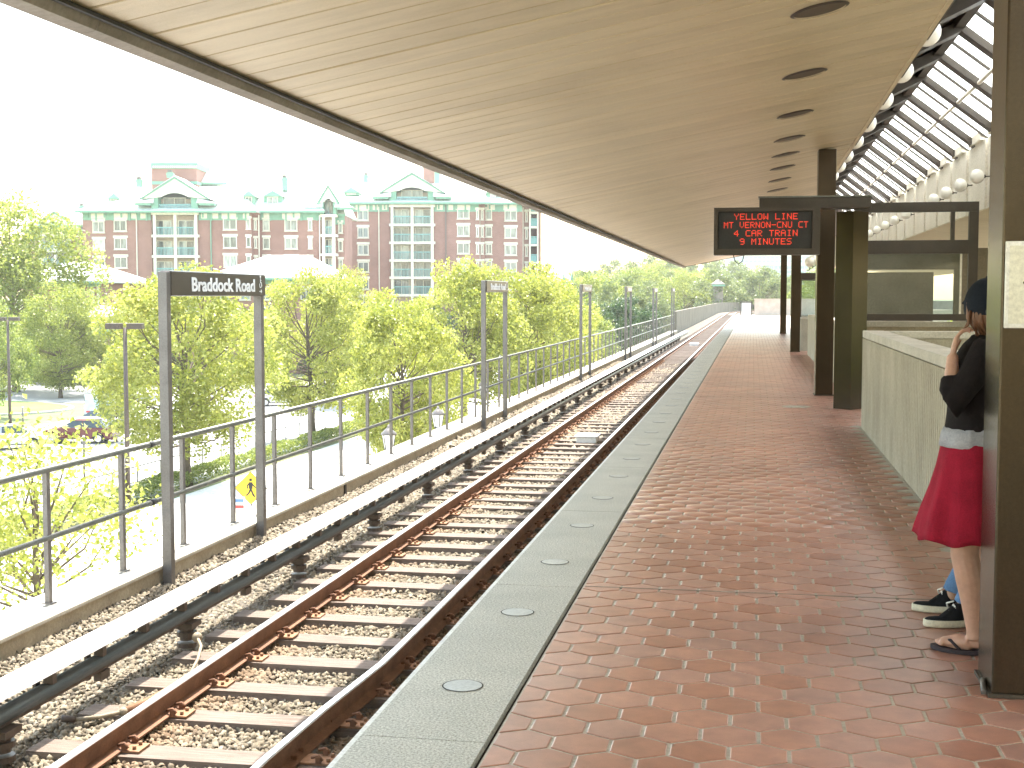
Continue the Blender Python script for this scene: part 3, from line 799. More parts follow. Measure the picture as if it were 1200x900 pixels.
# ---- other side canopy
oc = thing("opposite_canopy", "brown ceiling of the opposite canopy beyond the skylight", "canopy", (0, 0, 0))
WX = 3.6
m = MB(); vs = [(WX, -3, 2.93), (WX + 4.8, -3, 2.5), (WX + 4.8, -3, 3.0), (WX, -3, 4.0)]
m.add(vs + [(a, C_END, c) for a, b, c in vs], [(0, 1, 2, 3), (7, 6, 5, 4), (0, 4, 5, 1), (1, 5, 6, 2), (2, 6, 7, 3), (3, 7, 4, 0)]); m.build("soffit", m_plank, oc)
pl = MB(); pl.box(0.003, 0.06, 0.02, 1.62, 2.91, 4.0)
plm = pl.mesh("wall_panel", m_cream_wall)
lb = MB(); n = 10
pts = [(0.25 + 0.0, 0.0)] + []
poly = [(0.81 + 0.62 * math.cos(a), 0.0 + 0.26 * math.sin(a)) for a in [PI * i / n for i in range(n + 1)]]
lb.prism(poly, -0.05, 0.058, axis='x'); lbm = lb.mesh("rounded_panel_top", m_cream_wall)
y = 5.0
BS = 1.86
while y < C_END - 1:
    pnl = link("wall_panel", plm, oc, (WX - 0.065, y, 0)); link("rounded_panel_top", lbm, pnl, (0, 0, 4.001)); y += BS
# ---- skylight between the two
sk = thing("skylight", "sloping skylight of dark bronze beams and white panes over the middle of the platform", "skylight", (0, 0, 0))
RX_, RZ_ = 2.45, 4.92
EX, EZ = WX + 0.02, 4.02
sl = math.atan2(EZ - RZ_, EX - RX_); LL = math.hypot(EZ - RZ_, EX - RX_)
sl2 = math.atan2(RZ_ - 4.5, RX_ - CX1 - .08); LL2 = math.hypot(RZ_ - 4.5, RX_ - CX1 - .08)
bmx = MB(); bmx.box(0.0, LL + .05, -0.13, 0.13, -0.085, 0.0); bmesh_ = bmx.mesh("skylight_beam", m_bronze_matt)
bm2 = MB(); bm2.box(0.0, LL2, -0.15, 0.15, -0.13, 0.0); bmesh2 = bm2.mesh("rear_beam", m_bronze_matt)
tb = MB(); tb.box(0.05, LL, -0.035, 0.035, -0.03, 0.0); tbm = tb.mesh("glazing_bar", m_bronze_matt)
m_sky = bpy.data.materials.new("white acrylic pane"); m_sky.use_nodes = True; nt = m_sky.node_tree; nt.nodes.clear()
o_ = nt.nodes.new("ShaderNodeOutputMaterial"); tl = nt.nodes.new("ShaderNodeBsdfTranslucent"); tl.inputs[0].default_value = (0.95, 0.96, 0.95, 1)
nt.links.new(tl.outputs[0], o_.inputs[0])
gp = MB(); gp.box(0.10, LL, 0.0, BS / 2, 0.004, 0.012); gpm = gp.mesh("skylight_pane", m_sky)
y = 6.14 - BS * 6
while y < 48:
    link("skylight_beam", bmesh_, sk, (RX_, y, RZ_), (0, -sl, 0)); link("rear_beam", bmesh2, sk, (CX1 + .08, y, 4.5), (0, -sl2, 0))
    link("glazing_bar", tbm, sk, (RX_, y + BS / 2, RZ_), (0, -sl, 0))
    link("skylight_pane", gpm, sk, (RX_, y, RZ_), (0, -sl, 0)); link("skylight_pane", gpm, sk, (RX_, y + BS / 2 , RZ_), (0, -sl, 0))
    y += BS
m = MB(); m.box(RX_ - 0.06, RX_ + 0.06, -3, 48, RZ_ - 0.10, RZ_ + 0.02); m.build("ridge_beam", m_bronze_matt, sk)
tt = 0.46; m = MB(); m.tube([(RX_ + tt * (EX - RX_), -3, RZ_ + tt * (EZ - RZ_) - 0.07), (RX_ + tt * (EX - RX_), 48, RZ_ + tt * (EZ - RZ_) - 0.07)], 0.028, 6); m.build("purlin", m_cream_wall, sk)
m = MB(); m.tube([(CX1 + .35, -3, 4.42), (CX1 + .35, 48, 4.42)], 0.03, 6); m.build("conduit", m_cream_wall, sk)
m = MB(); vs = [(CX1 + .08, -3, 4.52), (RX_, -3, RZ_ + .03), (RX_, -3, RZ_ + .09), (CX1 + .08, -3, 4.6)]
m.add(vs + [(a, 66, c) for a, b, c in vs], [(0, 1, 2, 3), (7, 6, 5, 4), (0, 4, 5, 1), (1, 5, 6, 2), (2, 6, 7, 3), (3, 7, 4, 0)]); m.build("rear_panel", m_bronze_matt, sk)
m = MB(); vs = [(RX_ + .06, 48, RZ_ + .03), (EX, 48, EZ + .03), (EX, 48, EZ + .1), (RX_, 48, RZ_ + .1)]
m.add(vs + [(a, 66, c) for a, b, c in vs], [(0, 1, 2, 3), (7, 6, 5, 4), (0, 4, 5, 1), (1, 5, 6, 2), (2, 6, 7, 3), (3, 7, 4, 0)]); m.build("solid_end_panel", m_bronze_matt, sk)
# ---- globe lamps
m_globe, nt, b = mat_new("opal globe"); b.inputs["Base Color"].default_value = (0.85, 0.83, 0.76, 1); b.inputs["Roughness"].default_value = 0.25
b.inputs["Subsurface Weight"].default_value = 0.0
gl = MB(); gl.sphere((0, 0, 0), 0.135, 18, 12); glm = gl.mesh("globe", m_globe)
gb = MB(); gb.tube([(0.10, 0, 0), (0.23, 0, 0)], 0.012, 6); gb.tube([(0.1, 0, 0), (0.15, 0, 0)], 0.035, 8); gbm = gb.mesh("arm", m_bronze_matt)
g1 = thing("globe_lamp", "L", "globe lamp", (0, 0, 0)); link("globe", glm, g1); link("arm", gbm, g1)
fresh()
yl = [13.1, 15.26, 17.38, 19.7, 21.9, 24.1, 26.0, 28.1, 30.2, 32.3]
ordn = ["nearest", "second", "third", "fourth", "fifth", "sixth", "seventh", "eighth", "ninth", "tenth"]
for i, yy in enumerate(yl):
    c = g1 if i == 0 else copy_tree(g1)
    c.location = (1.575, yy, 4.02); c.rotation_euler = (0, -PI / 2, 0)
    c['label'] = "%s opal globe lamp peeping over the inner edge of the beige ceiling" % ordn[i]; c['group'] = "globe lamps along the ceiling edge"
g2 = thing("globe_lamp", "L", "globe lamp", (0, 0, 0)); link("globe", glm, g2); link("arm", gbm, g2)
g2.scale = (0.8, 0.8, 0.8)
fresh()
for i in range(10):
    c = g2 if i == 0 else copy_tree(g2)
    c.location = (3.31, 21.05 + 1.62 * i if i < 4 else 21.05 + 4.86 + 2.3 * (i - 3), 3.35)
    c['label'] = "%s opal globe lamp on a short arm on the white panel wall under the skylight" % ordn[i]; c['group'] = "globe lamps on the panel wall"

# ================================================================== COLUMNS
def column(x0, x1, y0, y1, ztop, label):
    t = thing("platform_column", label, "column", ((x0 + x1) / 2, (y0 + y1) / 2, 0), 0, "bronze columns carrying the canopy")
    w, l = (x1 - x0) / 2, (y1 - y0) / 2
    m = MB(); m.box(-w, w, -l, l, 0.012, ztop); m.build("cladding", m_bronze, t, bevel=0.008)
    m = MB(); m.box(-w - .012, w + .012, -l - .012, l + .012, 0.001, 0.016); m.build("base_plate", m_bronze_matt, t)
    return t
c0 = column(0.928, 1.36, 5.28, 5.60, 3.72, "nearest dark bronze column at the right edge with a white notice panel")
m = MB(); m.box(-0.215, 0.16, -0.222, -0.212, 1.43, 1.755); pn = m.build("notice_panel", m_white, c0, bevel=0.004)
m = MB(); m.box(-0.200, 0.145, -0.2245, -0.2222, 1.447, 1.738); m.build("panel_face", m_cream, pn)
m = MB(); m.tube([(-0.145, -0.2248, 1.60), (-0.145, -0.226, 1.60)], 0.006, 8); m.build("panel_screw", m_black, pn)
m = MB(); m.tube([(-0.24, -0.13, 0.008), (-0.225, -0.02, 0.03)], 0.012, 6); m.build("floor_bolt", m_post, c0)
column(0.975, 1.245, 21.1, 21.5, 3.72 + .09, "second bronze column along the row, standing behind the electronic sign")
column(1.05, 1.31, 37.6, 38.0, 3.74 + .09, "third bronze column along the row")
column(1.13, 1.38, 55.8, 56.2, 3.76 + .09, "farthest and thinnest bronze column of the row")
t = thing("sign_column", "shiny diamond shaped bronze column with a greenish reflection, carrying the sign beam", "column", (0, 0, 0))
m = MB(); m.prism([(1.115, 18.73), (1.33, 18.53), (1.55, 18.80), (1.33, 19.03)], 0.0, 2.70); m.build("cladding", m_bronze, t)
# beam with the electronic sign
bt = thing("sign_beam", "flat bronze beam on top of the diamond column from which the electronic sign hangs", "beam", (0, 0, 0))
m = MB(); m.box(0.075, 1.53, 18.12, 18.5, 2.715, 2.86); m.build("beam", m_bronze_matt, bt, bevel=0.006)
m = MB(); m.box(0.06, 1.545, 18.11, 18.51, 2.862, 2.88); m.build("cap_strip", m_railing, bt)
ps = thing("passenger_information_sign", "black electronic sign with red letters announcing a Yellow Line train", "electronic sign", (-0.52, 18.0, 2.10))
SW, SH = 1.385, 0.625
m = MB(); m.box(0, SW, 0.0, 0.30, 0, SH); m.box(-0.0, SW, -0.05, -0.0, 0, 0.075); m.box(0, SW, -0.05, 0, SH - 0.05, SH); m.box(0, 0.05, -0.05, 0, 0.0752, SH - .0502); m.box(SW - 0.10, SW, -0.05, 0, 0.0752, SH - .0502)
m.build("case", m_bronze_matt, ps)
m = MB(); m.box(0.055, SW - 0.105, -0.008, -0.002, 0.08, SH - 0.055); scr = m.build("screen", m_black, ps)
GLY = {'Y': "10001 10001 01010 00100 00100 00100 00100", 'E': "11111 10000 10000 11110 10000 10000 11111", 'L': "10000 10000 10000 10000 10000 10000 11111",
 'O': "01110 10001 10001 10001 10001 10001 01110", 'W': "10001 10001 10001 10101 10101 11011 10001", 'I': "01110 00100 00100 00100 00100 00100 01110",
 'N': "10001 11001 11001 10101 10011 10011 10001", 'M': "10001 11011 10101 10101 10001 10001 10001", 'T': "11111 00100 00100 00100 00100 00100 00100",
 'V': "10001 10001 10001 10001 10001 01010 00100", 'R': "11110 10001 10001 11110 10100 10010 10001", '-': "00000 00000 00000 11111 00000 00000 00000",
 'C': "01111 10000 10000 10000 10000 10000 01111", 'U': "10001 10001 10001 10001 10001 10001 01110", '4': "00010 00110 01010 10010 11111 00010 00010",
 'A': "01110 10001 10001 11111 10001 10001 10001", '9': "01110 10001 10001 01111 00001 00001 01110", 'S': "01111 10000 10000 01110 00001 00001 11110", ' ': "00000 " * 7}
m_led = M_emit("red LED", (1.0, 0.06, 0.025), 0.062)
def led(line, zc, x0, pit=0.0108, ph=0.0122):
    x = 0
    for ch in line:
        rows = GLY[ch].split(); m = MB()
        for r_, row in enumerate(rows):
            c = 0
            while c < 5:
                if row[c] == '1':
                    e = c
                    while e < 5 and row[e] == '1': e += 1
                    m.box(x0 + (x + c) * pit, x0 + (x + e) * pit - 0.002, -0.012, -0.0085, zc + (3 - r_) * ph - ph * .43, zc + (3 - r_) * ph + ph * .43)
                    c = e
                else: c += 1
        x += 6
        if m.v: m.build("red_character", m_led, scr)
for ln, zc in (("YELLOW LINE", 0.505), ("MT VERNON-CNU CT", 0.395), ("4 CAR TRAIN", 0.285), ("9 MINUTES", 0.175)):
    pit = 0.0128 if len(ln) < 14 else 0.0116
    w = len(ln) * 6 * pit
    led(ln, zc, 0.05 + (SW - 0.15) / 2 - w / 2 + 0.02, pit, 0.0118)
m = MB(); m.tube([(0.26, 0.1, 0.0), (0.28, 0.1, -0.08), (0.33, 0.1, -0.12), (0.38, 0.1, -0.08), (0.40, 0.1, 0.0)], 0.006, 6); m.build("loose_wire", m_black, ps)

# ------------------------------------------------ parapet round the escalator pit
def ribs(m, x, y0, y1, z0, z1, pitch=0.075, d=0.018, face=-1):
    y = y0
    while y < y1 - pitch:
        m.box(x + face * d, x, y + 0.012, y + pitch - 0.012, z0, z1); y += pitch
pw = thing("escalator_parapet", "pale ribbed concrete parapet with a smooth coping beside the woman in the red skirt", "parapet wall", (0, 0, 0))
m = MB(); m.box(1.31, 1.50, 5.75, 16.1, -0.01, 1.06); m.build("wall", m_conc_wall, pw)
m = MB(); ribs(m, 1.31, 5.8, 16.1, 0.0, 1.055, 0.105, 0.028); m.build("ribbed_face", m_conc_wall, pw)
m = MB(); m.box(1.285, 1.53, 5.75, 16.12, 1.062, 1.145); m.build("coping", m_conc_top, pw, bevel=0.008)
m = MB(); m.box(1.501, 6.0, 15.86, 16.06, -0.01, 1.06); m.build("end_wall", m_conc_wall, pw)
m = MB(); m.box(1.531, 6.0, 15.84, 16.08, 1.062, 1.143); m.build("end_coping", m_conc_top, pw, bevel=0.008)
pw2 = thing("cross_parapet", "tan concrete wall with a pale coping across the platform under the glazed screen", "parapet wall", (0, 0, 0))
m = MB(); m.box(1.45, 6.2, 22.0, 22.25, 0, 1.06); m.build("wall", m_conc, pw2)
m = MB(); m.box(1.42, 6.2, 21.96, 22.29, 1.062, 1.14); m.build("coping", m_conc_top, pw2)
m = MB(); m.box(1.45, 1.65, 22.26, 36, 0, 1.06); m.build("side_wall", m_conc_wall, pw2)
# glazed screen
gs = thing("glazed_screen", "bronze framed glazed screen behind the parapet with an open transom", "glazed screen", (0, 21.6, 0))
m = MB()
m.box(1.56, 3.43, -0.06, 0.06, 2.86, 3.01); m.box(3.29, 3.43, -0.055, 0.055, 1.14, 2.859); m.box(1.56, 3.289, -0.058, 0.058, 2.21, 2.42); m.box(1.56, 3.289, -0.05, 0.05, 1.17, 1.27)
m.build("frame", m_bronze_matt, gs)
m = MB(); m.box(3.02, 3.08, -0.04, 0.04, 2.421, 2.859); m.build("mullion", m_bronze_matt, gs)
m = MB(); m.box(1.56, 3.17, -0.008, 0.008, 1.272, 2.208); m.build("glass_pane", m_glass, gs)
m = MB(); m.box(3.172, 3.20, -0.03, 0.03, 1.272, 2.208); m.build("pane_edge", m_cream_wall, gs)
# things behind the glass: a second screen and a mezzanine wall
k2 = thing("rear_screen", "dark panelled screen with a bright opening behind the front glass", "screen", (0, 26.0, 0))
m = MB(); m.box(2.1, 3.35, 0, .1, 0.0, 2.0); m.box(3.72, 4.4, 0, .1, 0.0, 2.048); m.box(2.0, 4.4, 0, .1, 2.05, 2.45); m.build("panel", m_fascia, k2)
m = MB(); m.box(1.75, 2.09, .02, .08, 0.0, 1.95); m.build("light_panel", m_conc_top, k2)
# shelter near the far columns
sh = thing("platform_shelter", "small glazed shelter with a dark roof edge beyond the third column", "shelter", (0, 0, 0))
m = MB(); m.box(1.35, 3.6, 41, 44, 2.05, 2.25); m.build("roof", m_bronze_matt, sh)
m = MB(); m.box(1.40, 1.46, 41, 41.06, .9, 2.05); m.box(1.85, 1.91, 41, 41.06, .9, 2.05); m.box(2.4, 2.46, 41, 41.06, .9, 2.05); m.build("mullion", m_bronze_matt, sh)
m = MB(); m.box(1.47, 1.84, 41.02, 41.03, .95, 2.04); m.build("glass_pane", m_glass, sh)
m = MB(); m.box(1.35, 1.75, 38.4, 44, 0, 0.86); m.build("base_wall", m_conc_top, sh)
m = MB(); m.box(1.33, 1.77, 38.38, 44, 0.862, 0.92); m.build("base_coping", m_conc_top, sh)
for i in range(3):
    g = thing("globe_lamp", ["nearer of the three globe lamps over the far shelter", "middle one of the three globe lamps over the far shelter", "farthest of the three globe lamps over the far shelter"][i], "globe lamp", (1.48 + .13 * i, 36 + 1.2 * i, 2.45 + .08 * i), 0, "globe lamps over the far shelter")
    link("globe", glm, g); m = MB(); m.tube([(0, 0, -.1), (0, 0, -.2)], .012, 6); m.tube([(0, 0, -.2), (0, 1.4, -.2)], .012, 6); m.build("arm", m_bronze_matt, g)
fresh()

# ================================================================== STREET LEVEL
m = MB(); 
gs_ = 2500
m.add([(-gs_, -400, G - .03), (gs_, -400, G - .03), (gs_, gs_ * 1.6, G - .03), (-gs_, gs_ * 1.6, G - .03)], [(0, 1, 2, 3)]); m.build("ground", m_earth, None, kind='structure')
def sheet(name, pts, z, mat, parent=None, h=None):
    m = MB()
    if h is None: m.add([(x, y, z) for x, y in pts], [tuple(range(len(pts)))])
    else: m.prism(pts, z - h, z)
    return m.build(name, mat, parent, kind=None if parent else 'structure')
sheet("road", [(-54, -60), (-30.6, -60), (-27.0, 210), (-47, 210), (-47, 128), (-140, 128), (-140, 106), (-50, 106)], G - 0.012, m_asph)
sheet("plaza", [(-27.3, -60), (-6.4, -60), (-6.4, 140), (-24.5, 140)], G + 0.1, m_plaza, h=0.12)
sheet("pavement", [(-30.4, -60), (-28.7, -60), (-25.4, 200), (-27.1, 200)], G + 0.13, m_plaza, h=0.14)
sheet("parking_lot", [(-110, 60), (-54.1, 60), (-54.1, 87), (-110, 87)], G - 0.008, m_asph)
sheet("far_pavement", [(-140, 128.1), (-47.2, 128.1), (-47.2, 131), (-140, 131)], G + 0.12, m_kerb, h=0.13)
# grass island with its kerb
isl = []
for k in range(40):
    a = 2 * PI * k / 40
    isl.append((-70 + 15.5 * abs(math.cos(a)) ** .8 * (1 if math.cos(a) > 0 else -1), 98.5 + 7.5 * math.sin(a)))
ko = sheet("kerb_island", isl, G + 0.12, m_kerb, h=0.13)
isl2 = [(-70 + (x + 70) * .975, 98.5 + (y - 98.5) * .955) for x, y in isl]
sheet("lawn", isl2, G + 0.15, m_grass, h=0.05)
# road markings
rm = setting("road_markings")
for i in range(16):
    m = MB(); y0 = -20 + i * 12; xx = -42.5 + y0 * 0.012
    m.box(xx - .07, xx + .07, y0, y0 + 4, G - .008, G - .004); m.build("lane_dash", m_paint, rm)
# leaf helper -------------------------------------------------------
def leaf_cloud(P, size, rs, up=0.5, dirs=None):
    "diamond leaves bent along the midrib, at points P"
    n = len(P)
    d = rs.normal(size=(n, 3)); d[:, 2] += up
    d /= np.linalg.norm(d, axis=1)[:, None] + 1e-9                # normal
    t = np.cross(d, rs.normal(size=(n, 3))); t /= np.linalg.norm(t, axis=1)[:, None] + 1e-9
    w = np.cross(d, t)
    s = (size * rs.uniform(0.6, 1.35, n))[:, None]
    a = P - t * s * .5; c = P + t * s * .5
    b = P + w * s * 0.3 + d * s * 0.10; e = P - w * s * 0.3 + d * s * 0.10
    V = np.stack([a, b, c, e], 1).reshape(-1, 3)
    F = (np.array([[0, 1, 2], [0, 2, 3]])[None] + (np.arange(n) * 4)[:, None, None]).reshape(-1, 3)
    return V, F
def make_tree(label, H, R, trunk_h, mat, seed, nleaf, lsize, clumps=60, flat_=1.0, airy=0.0, shape=1.0):
    "returns thing with trunk and crown; H total height, R crown radius"
    rs = np.random.RandomState(seed); rr = random.Random(seed)
    t = thing("tree", label, "tree", (0, 0, 0))
    tm = MB()
    ch = H - trunk_h; cz0 = trunk_h + ch * 0.47
    tr_ = 0.017 * H + 0.04
    top = Vector((rr.uniform(-.3, .3), rr.uniform(-.3, .3), trunk_h + ch * 0.75))
    main = [Vector((0, 0, -0.1)), Vector((0.05, 0, trunk_h * .5)), Vector((0.0, .06, trunk_h)), (Vector((0, 0, trunk_h)) + top) / 2 + Vector((rr.uniform(-.2, .2), rr.uniform(-.2, .2), 0)), top]
    tm.tube(main, [tr_ * 1.25, tr_ * .9, tr_ * .8, tr_ * .45, tr_ * .12], 8)
    cl = []
    for i in range(clumps):
        u = rs.uniform(-1, 1); ph = rs.uniform(0, 2 * np.pi); q = rs.uniform(0.35, 1.0) ** 0.45
        hz = u * .98
        rad = math.sqrt(max(1 - abs(hz) ** (2.2 if hz < 0 else 1.7 * shape), 0.02)) * (0.9 + 0.22 * math.sin(ph * 3 + seed))
        c = Vector((math.cos(ph) * rad * R * q, math.sin(ph) * rad * R * q, cz0 + hz * ch * 0.5 * (0.85 + .25 * rs.rand())))
        cl.append((c, R * rs.uniform(0.13, 0.26)))
    for i, (c, r_) in enumerate(cl):
        if i % 2 == 0:
            f = min(max((c.z - trunk_h) / (ch * 0.75) * 0.55, 0.0), .85)
            b = Vector((0, 0, trunk_h * .93)).lerp(top, f)
            mid = b.lerp(c, 0.5) + Vector((rr.uniform(-.12, .12) * R, rr.uniform(-.12, .12) * R, -0.06 * R))
            tm.tube([b, mid, c], [tr_ * (.32 - .2 * f), tr_ * .16, tr_ * .04], 5, caps=False)
    tm.build("trunk", m_bark, t)
    per = nleaf // clumps
    P = []; rn = []
    for (c, r_) in cl:
        k = int(per * (r_ / (R * .195)) ** 2)
        g = rs.normal(size=(k, 3)); g /= np.linalg.norm(g, axis=1)[:, None]
        g *= (rs.uniform(0.25 if airy else 0.45, 1.0, k) ** 0.6)[:, None] * r_
        g[:, 2] *= 0.75 * flat_
        g += rs.normal(size=(k, 3)) * r_ * (0.12 + airy)
        P.append(np.array(c)[None] + g); rn.append(np.clip(rs.normal(0.5 + rs.uniform(-.22, .22), 0.2, k), 0, 1))
    P = np.vstack(P); rn = np.concatenate(rn)
    V, F = leaf_cloud(P, lsize, rs)
    link("crown", np_mesh("crown", V, F, mat, np.repeat(rn, 4)), t)
    return t
def top_z(py, d): return at(600, py, d).z
# templates (each is also one of the trees in view)
def place(t, px, d, toppy, H0, label, sx=1.0, rz=None, group=None, z=G):
    p = on_ground(px, d, z)
    s = (top_z(toppy, d) - z) / H0
    t.location = p; t.scale = (s * sx, s * sx, s); t.rotation_euler = (0, 0, rz if rz is not None else rnd.uniform(0, 6))
    t['label'] = label
    if group: t['group'] = group
    else:
        try: del t['group']
        except Exception: pass
    return t
TA = make_tree("a", 9.2, 4.2, 1.9, m_leaf1, 11, 26000, 0.185, 110)
TB = make_tree("b", 9.0, 4.0, 2.2, m_leaf1, 23, 26000, 0.185, 100)
TC = make_tree("c", 15.0, 6.5, 2.0, m_leaf5, 35, 26000, 0.30, 130)
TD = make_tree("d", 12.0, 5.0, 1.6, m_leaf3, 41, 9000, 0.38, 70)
TE = make_tree("e", 14.0, 5.0, 2.0, m_leaf4, 57, 8000, 0.40, 80)
TF = make_tree("f", 6.8, 2.4, 1.6, m_leaf1, 63, 5600, 0.135, 60, airy=0.55)
TG = make_tree("g", 12.0, 5.6, 1.6, m_leaf2, 77, 9000, 0.36, 75)
bpy.context.view_layer.update()
fresh()
place(TA, 218, 64, 322, 9.2, "bright tree growing out of the hedge behind the nearest name board", 1.0)
place(TB, 366, 84, 318, 9.0, "bright tree with a dark forked trunk right of the nearest name board", .92)
place(TC, 18, 128, 236, 15.0, "big tall green tree at the left edge of the street scene", 1.0)
place(TF, 43, 27, 492, 6.8, "thin airy sapling below the railing at the left edge", 1.05)
GB = "trees in front of the apartment block"; GF = "trees filling the view beyond the station"
def cp(T, px, d, py, H0, label, sx=1.0, group=None): return place(copy_tree(T), px, d, py, H0, label, sx, None, group)
cp(TB, 470, 62, 345, 9.0, "low bright tree behind the lantern, between the first and second name boards", .78)
cp(TA, 545, 88, 312, 9.2, "bright tree whose top stands left of the second name board", .85)
cp(TB, 612, 92, 313, 9.0, "bright rounded tree directly behind the second name board", .95)
cp(TA, 655, 104, 338, 9.2, "bright tree just left of the third name board", .8)
cp(TA, 403, 112, 320, 9.2, "yellow green tree below the white hip roof, in front of the brick corner", .75)
cp(TA, 500, 66, 425, 9.2, "small bright bush like tree behind the right hand lantern", .8)
cp(TC, 70, 120, 335, 15.0, "smaller leafy tree at the foot of the big tall tree", .95)
cp(TG, 135, 84, 408, 12.0, "small pale tree beside the twin headed lamp post", .45)
cp(TC, 168, 122, 352, 15.0, "tree behind the twin headed lamp post", .8)
cp(TG, -10, 100, 355, 12.0, "tree cut by the left picture edge behind the single headed lamp post", .7)
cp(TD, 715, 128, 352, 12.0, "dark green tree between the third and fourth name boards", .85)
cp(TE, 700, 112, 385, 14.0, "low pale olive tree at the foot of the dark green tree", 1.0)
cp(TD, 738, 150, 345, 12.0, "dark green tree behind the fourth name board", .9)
# ---- the wooded view: individual trees in rows, each its own height
fr = random.Random(5)
words = ["low", "broad", "slender", "full", "tall", "ragged", "rounded", "wide"]
spec = []
for px in range(640, 1000, 15): spec.append((px + fr.uniform(-4, 4), fr.uniform(165, 235), 338 - 18 * fr.random() + (14 if px > 820 else 0), fr.choice([TG, TE, TG, TC])))
for px in range(650, 1000, 17): spec.append((px + fr.uniform(-4, 4), fr.uniform(250, 330), 322 - 16 * fr.random() + (6 if px > 840 else 0), fr.choice([TE, TG, TE, TC])))
for px in range(660, 905, 20): spec.append((px + fr.uniform(-4, 4), fr.uniform(350, 450), 306 - 14 * math.exp(-((px - 790) / 60) ** 2) * fr.random() + (10 if px < 720 or px > 860 else 0), fr.choice([TE, TE, TC])))
for px in range(-40, 620, 60): spec.append((px + fr.uniform(-8, 8), fr.uniform(135, 150), 368 - 14 * fr.random(), fr.choice([TG, TD, TC])))
hts = {TA.name: 9.2, TB.name: 9.0, TC.name: 15.0, TD.name: 12.0, TE.name: 14.0, TG.name: 12.0}
ORD = ["first", "second", "third", "fourth", "fifth", "sixth", "seventh", "eighth", "ninth", "tenth", "eleventh", "twelfth", "thirteenth", "fourteenth", "fifteenth", "sixteenth", "seventeenth", "eighteenth", "nineteenth", "twentieth", "twenty first", "twenty second", "twenty third", "twenty fourth", "twenty fifth"] + ["twenty " + w for w in ("sixth", "seventh", "eighth", "ninth")] + ["thirtieth"] + ["thirty " + w for w in ("first", "second", "third", "fourth", "fifth", "sixth", "seventh", "eighth", "ninth")]
cnt = {}
spec = [(px, d + 110, py - 4, T) if d < 250 and 768 < px < 935 else (px, d, py, T) for px, d, py, T in spec]      # keep clear of the viaduct
spec.sort(key=lambda q: q[0])
for i, (px, d, py, T) in enumerate(spec):
    dist = "in the near row" if d < 240 else ("in the middle row" if d < 340 else "in the far row")
    if px < 630: lab = "tree screening the foot of the brick apartment block"; g = "trees screening the foot of the apartment block"
    else: lab = "leafy tree %s of the wooded view" % dist; g = "trees %s of the wooded view" % dist
    cnt[g] = cnt.get(g, 0) + 1
    cp(T, px, d, py, hts[T.name], "%s from the left, %s" % (ORD[cnt[g] - 1], lab), fr.uniform(.8, 1.15), g)
# the far bank of trees and right side seen through the glass
for i in range(9):
    c = cp(TG, 1000, 100, 330, 12.0, "tree on the far side of the station seen through the glazed screen", 1.0, "trees on the far side of the station")
    c['label'] = "%s nearest tree on the far side of the station, beyond the glazed screen" % ORD[i]
    c.location = (17 + 3 * (i % 2), 18 + 8 * i, G); c.scale = (1.0, 1.0, 1.0)
for i, (x_, y_) in enumerate(((-27, 6), (-27, 15), (-29, 23), (-38, 12), (-40, 24))):  # unseen trees, added so their green reflects in the diamond sign column
    c = copy_tree(TC); c.location = (x_, y_, G); c.scale = (.85, .85, .95); c['label'] = "%s nearest unseen tree left of the picture, added for the column reflection" % ORD[i]; c['group'] = "unseen trees added along the plaza left of the picture"
for q, HT in ((TD, "dark green tree standing between the dark pair, nearer and lower"), (TG, "mid green tree at the right of the brick corner, behind the bright row")):
    place(q, 752 if q is TD else 668, 140 if q is TD else 118, 362 if q is TD else 352, hts[q.name], HT, .9)
place(TE, 690, 190, 316, 14.0, "pale tree standing right of the grey roofed house", .9)
# ---- hedges
def hedge(name, pts, w, h, label, mat, seed, lsz, dens):
    rs = np.random.RandomState(seed); P = []
    for (x0, y0), (x1, y1) in zip(pts[:-1], pts[1:]):
        L_ = math.hypot(x1 - x0, y1 - y0); n = int(L_ * dens)
        u = rs.rand(n); a = rs.uniform(0, PI, n); rad = rs.uniform(.8, 1.05, n)
        hh = h * (0.85 + 0.15 * np.sin(u * L_ * 1.3) * np.sin(u * L_ * .37 + 1))
        nx, ny = -(y1 - y0) / L_, (x1 - x0) / L_
        s = np.sign(np.cos(a)) * np.abs(np.cos(a)) ** .5 * w / 2 * rad; z = np.abs(np.sin(a)) ** .5 * hh * rad
        P.append(np.stack([x0 + u * (x1 - x0) + nx * s, y0 + u * (y1 - y0) + ny * s, G + 0.1 + z], 1))
    V, F = leaf_cloud(np.vstack(P), lsz, rs)
    o = link(name, np_mesh(name, V, F, mat, np.repeat(rs.rand(len(F) // 2), 4)))
    return tag(o, label, "hedge")
hedge("hedge", [(-28.0, 30), (-27.2, 57), (-26.3, 86), (-25.6, 110)], 1.1, 0.8, "clipped green hedge running along the plaza in front of the street", m_leaf2, 5, 0.13, 520)
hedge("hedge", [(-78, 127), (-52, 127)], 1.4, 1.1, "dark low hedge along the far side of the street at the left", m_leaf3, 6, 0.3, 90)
m = MB(); m.box(-80, -52, 131.4, 131.8, G, G + 1.0); m.build("brick_wall", m_bwall, None, label="low brick wall beyond the far hedge at the left", cat="wall")
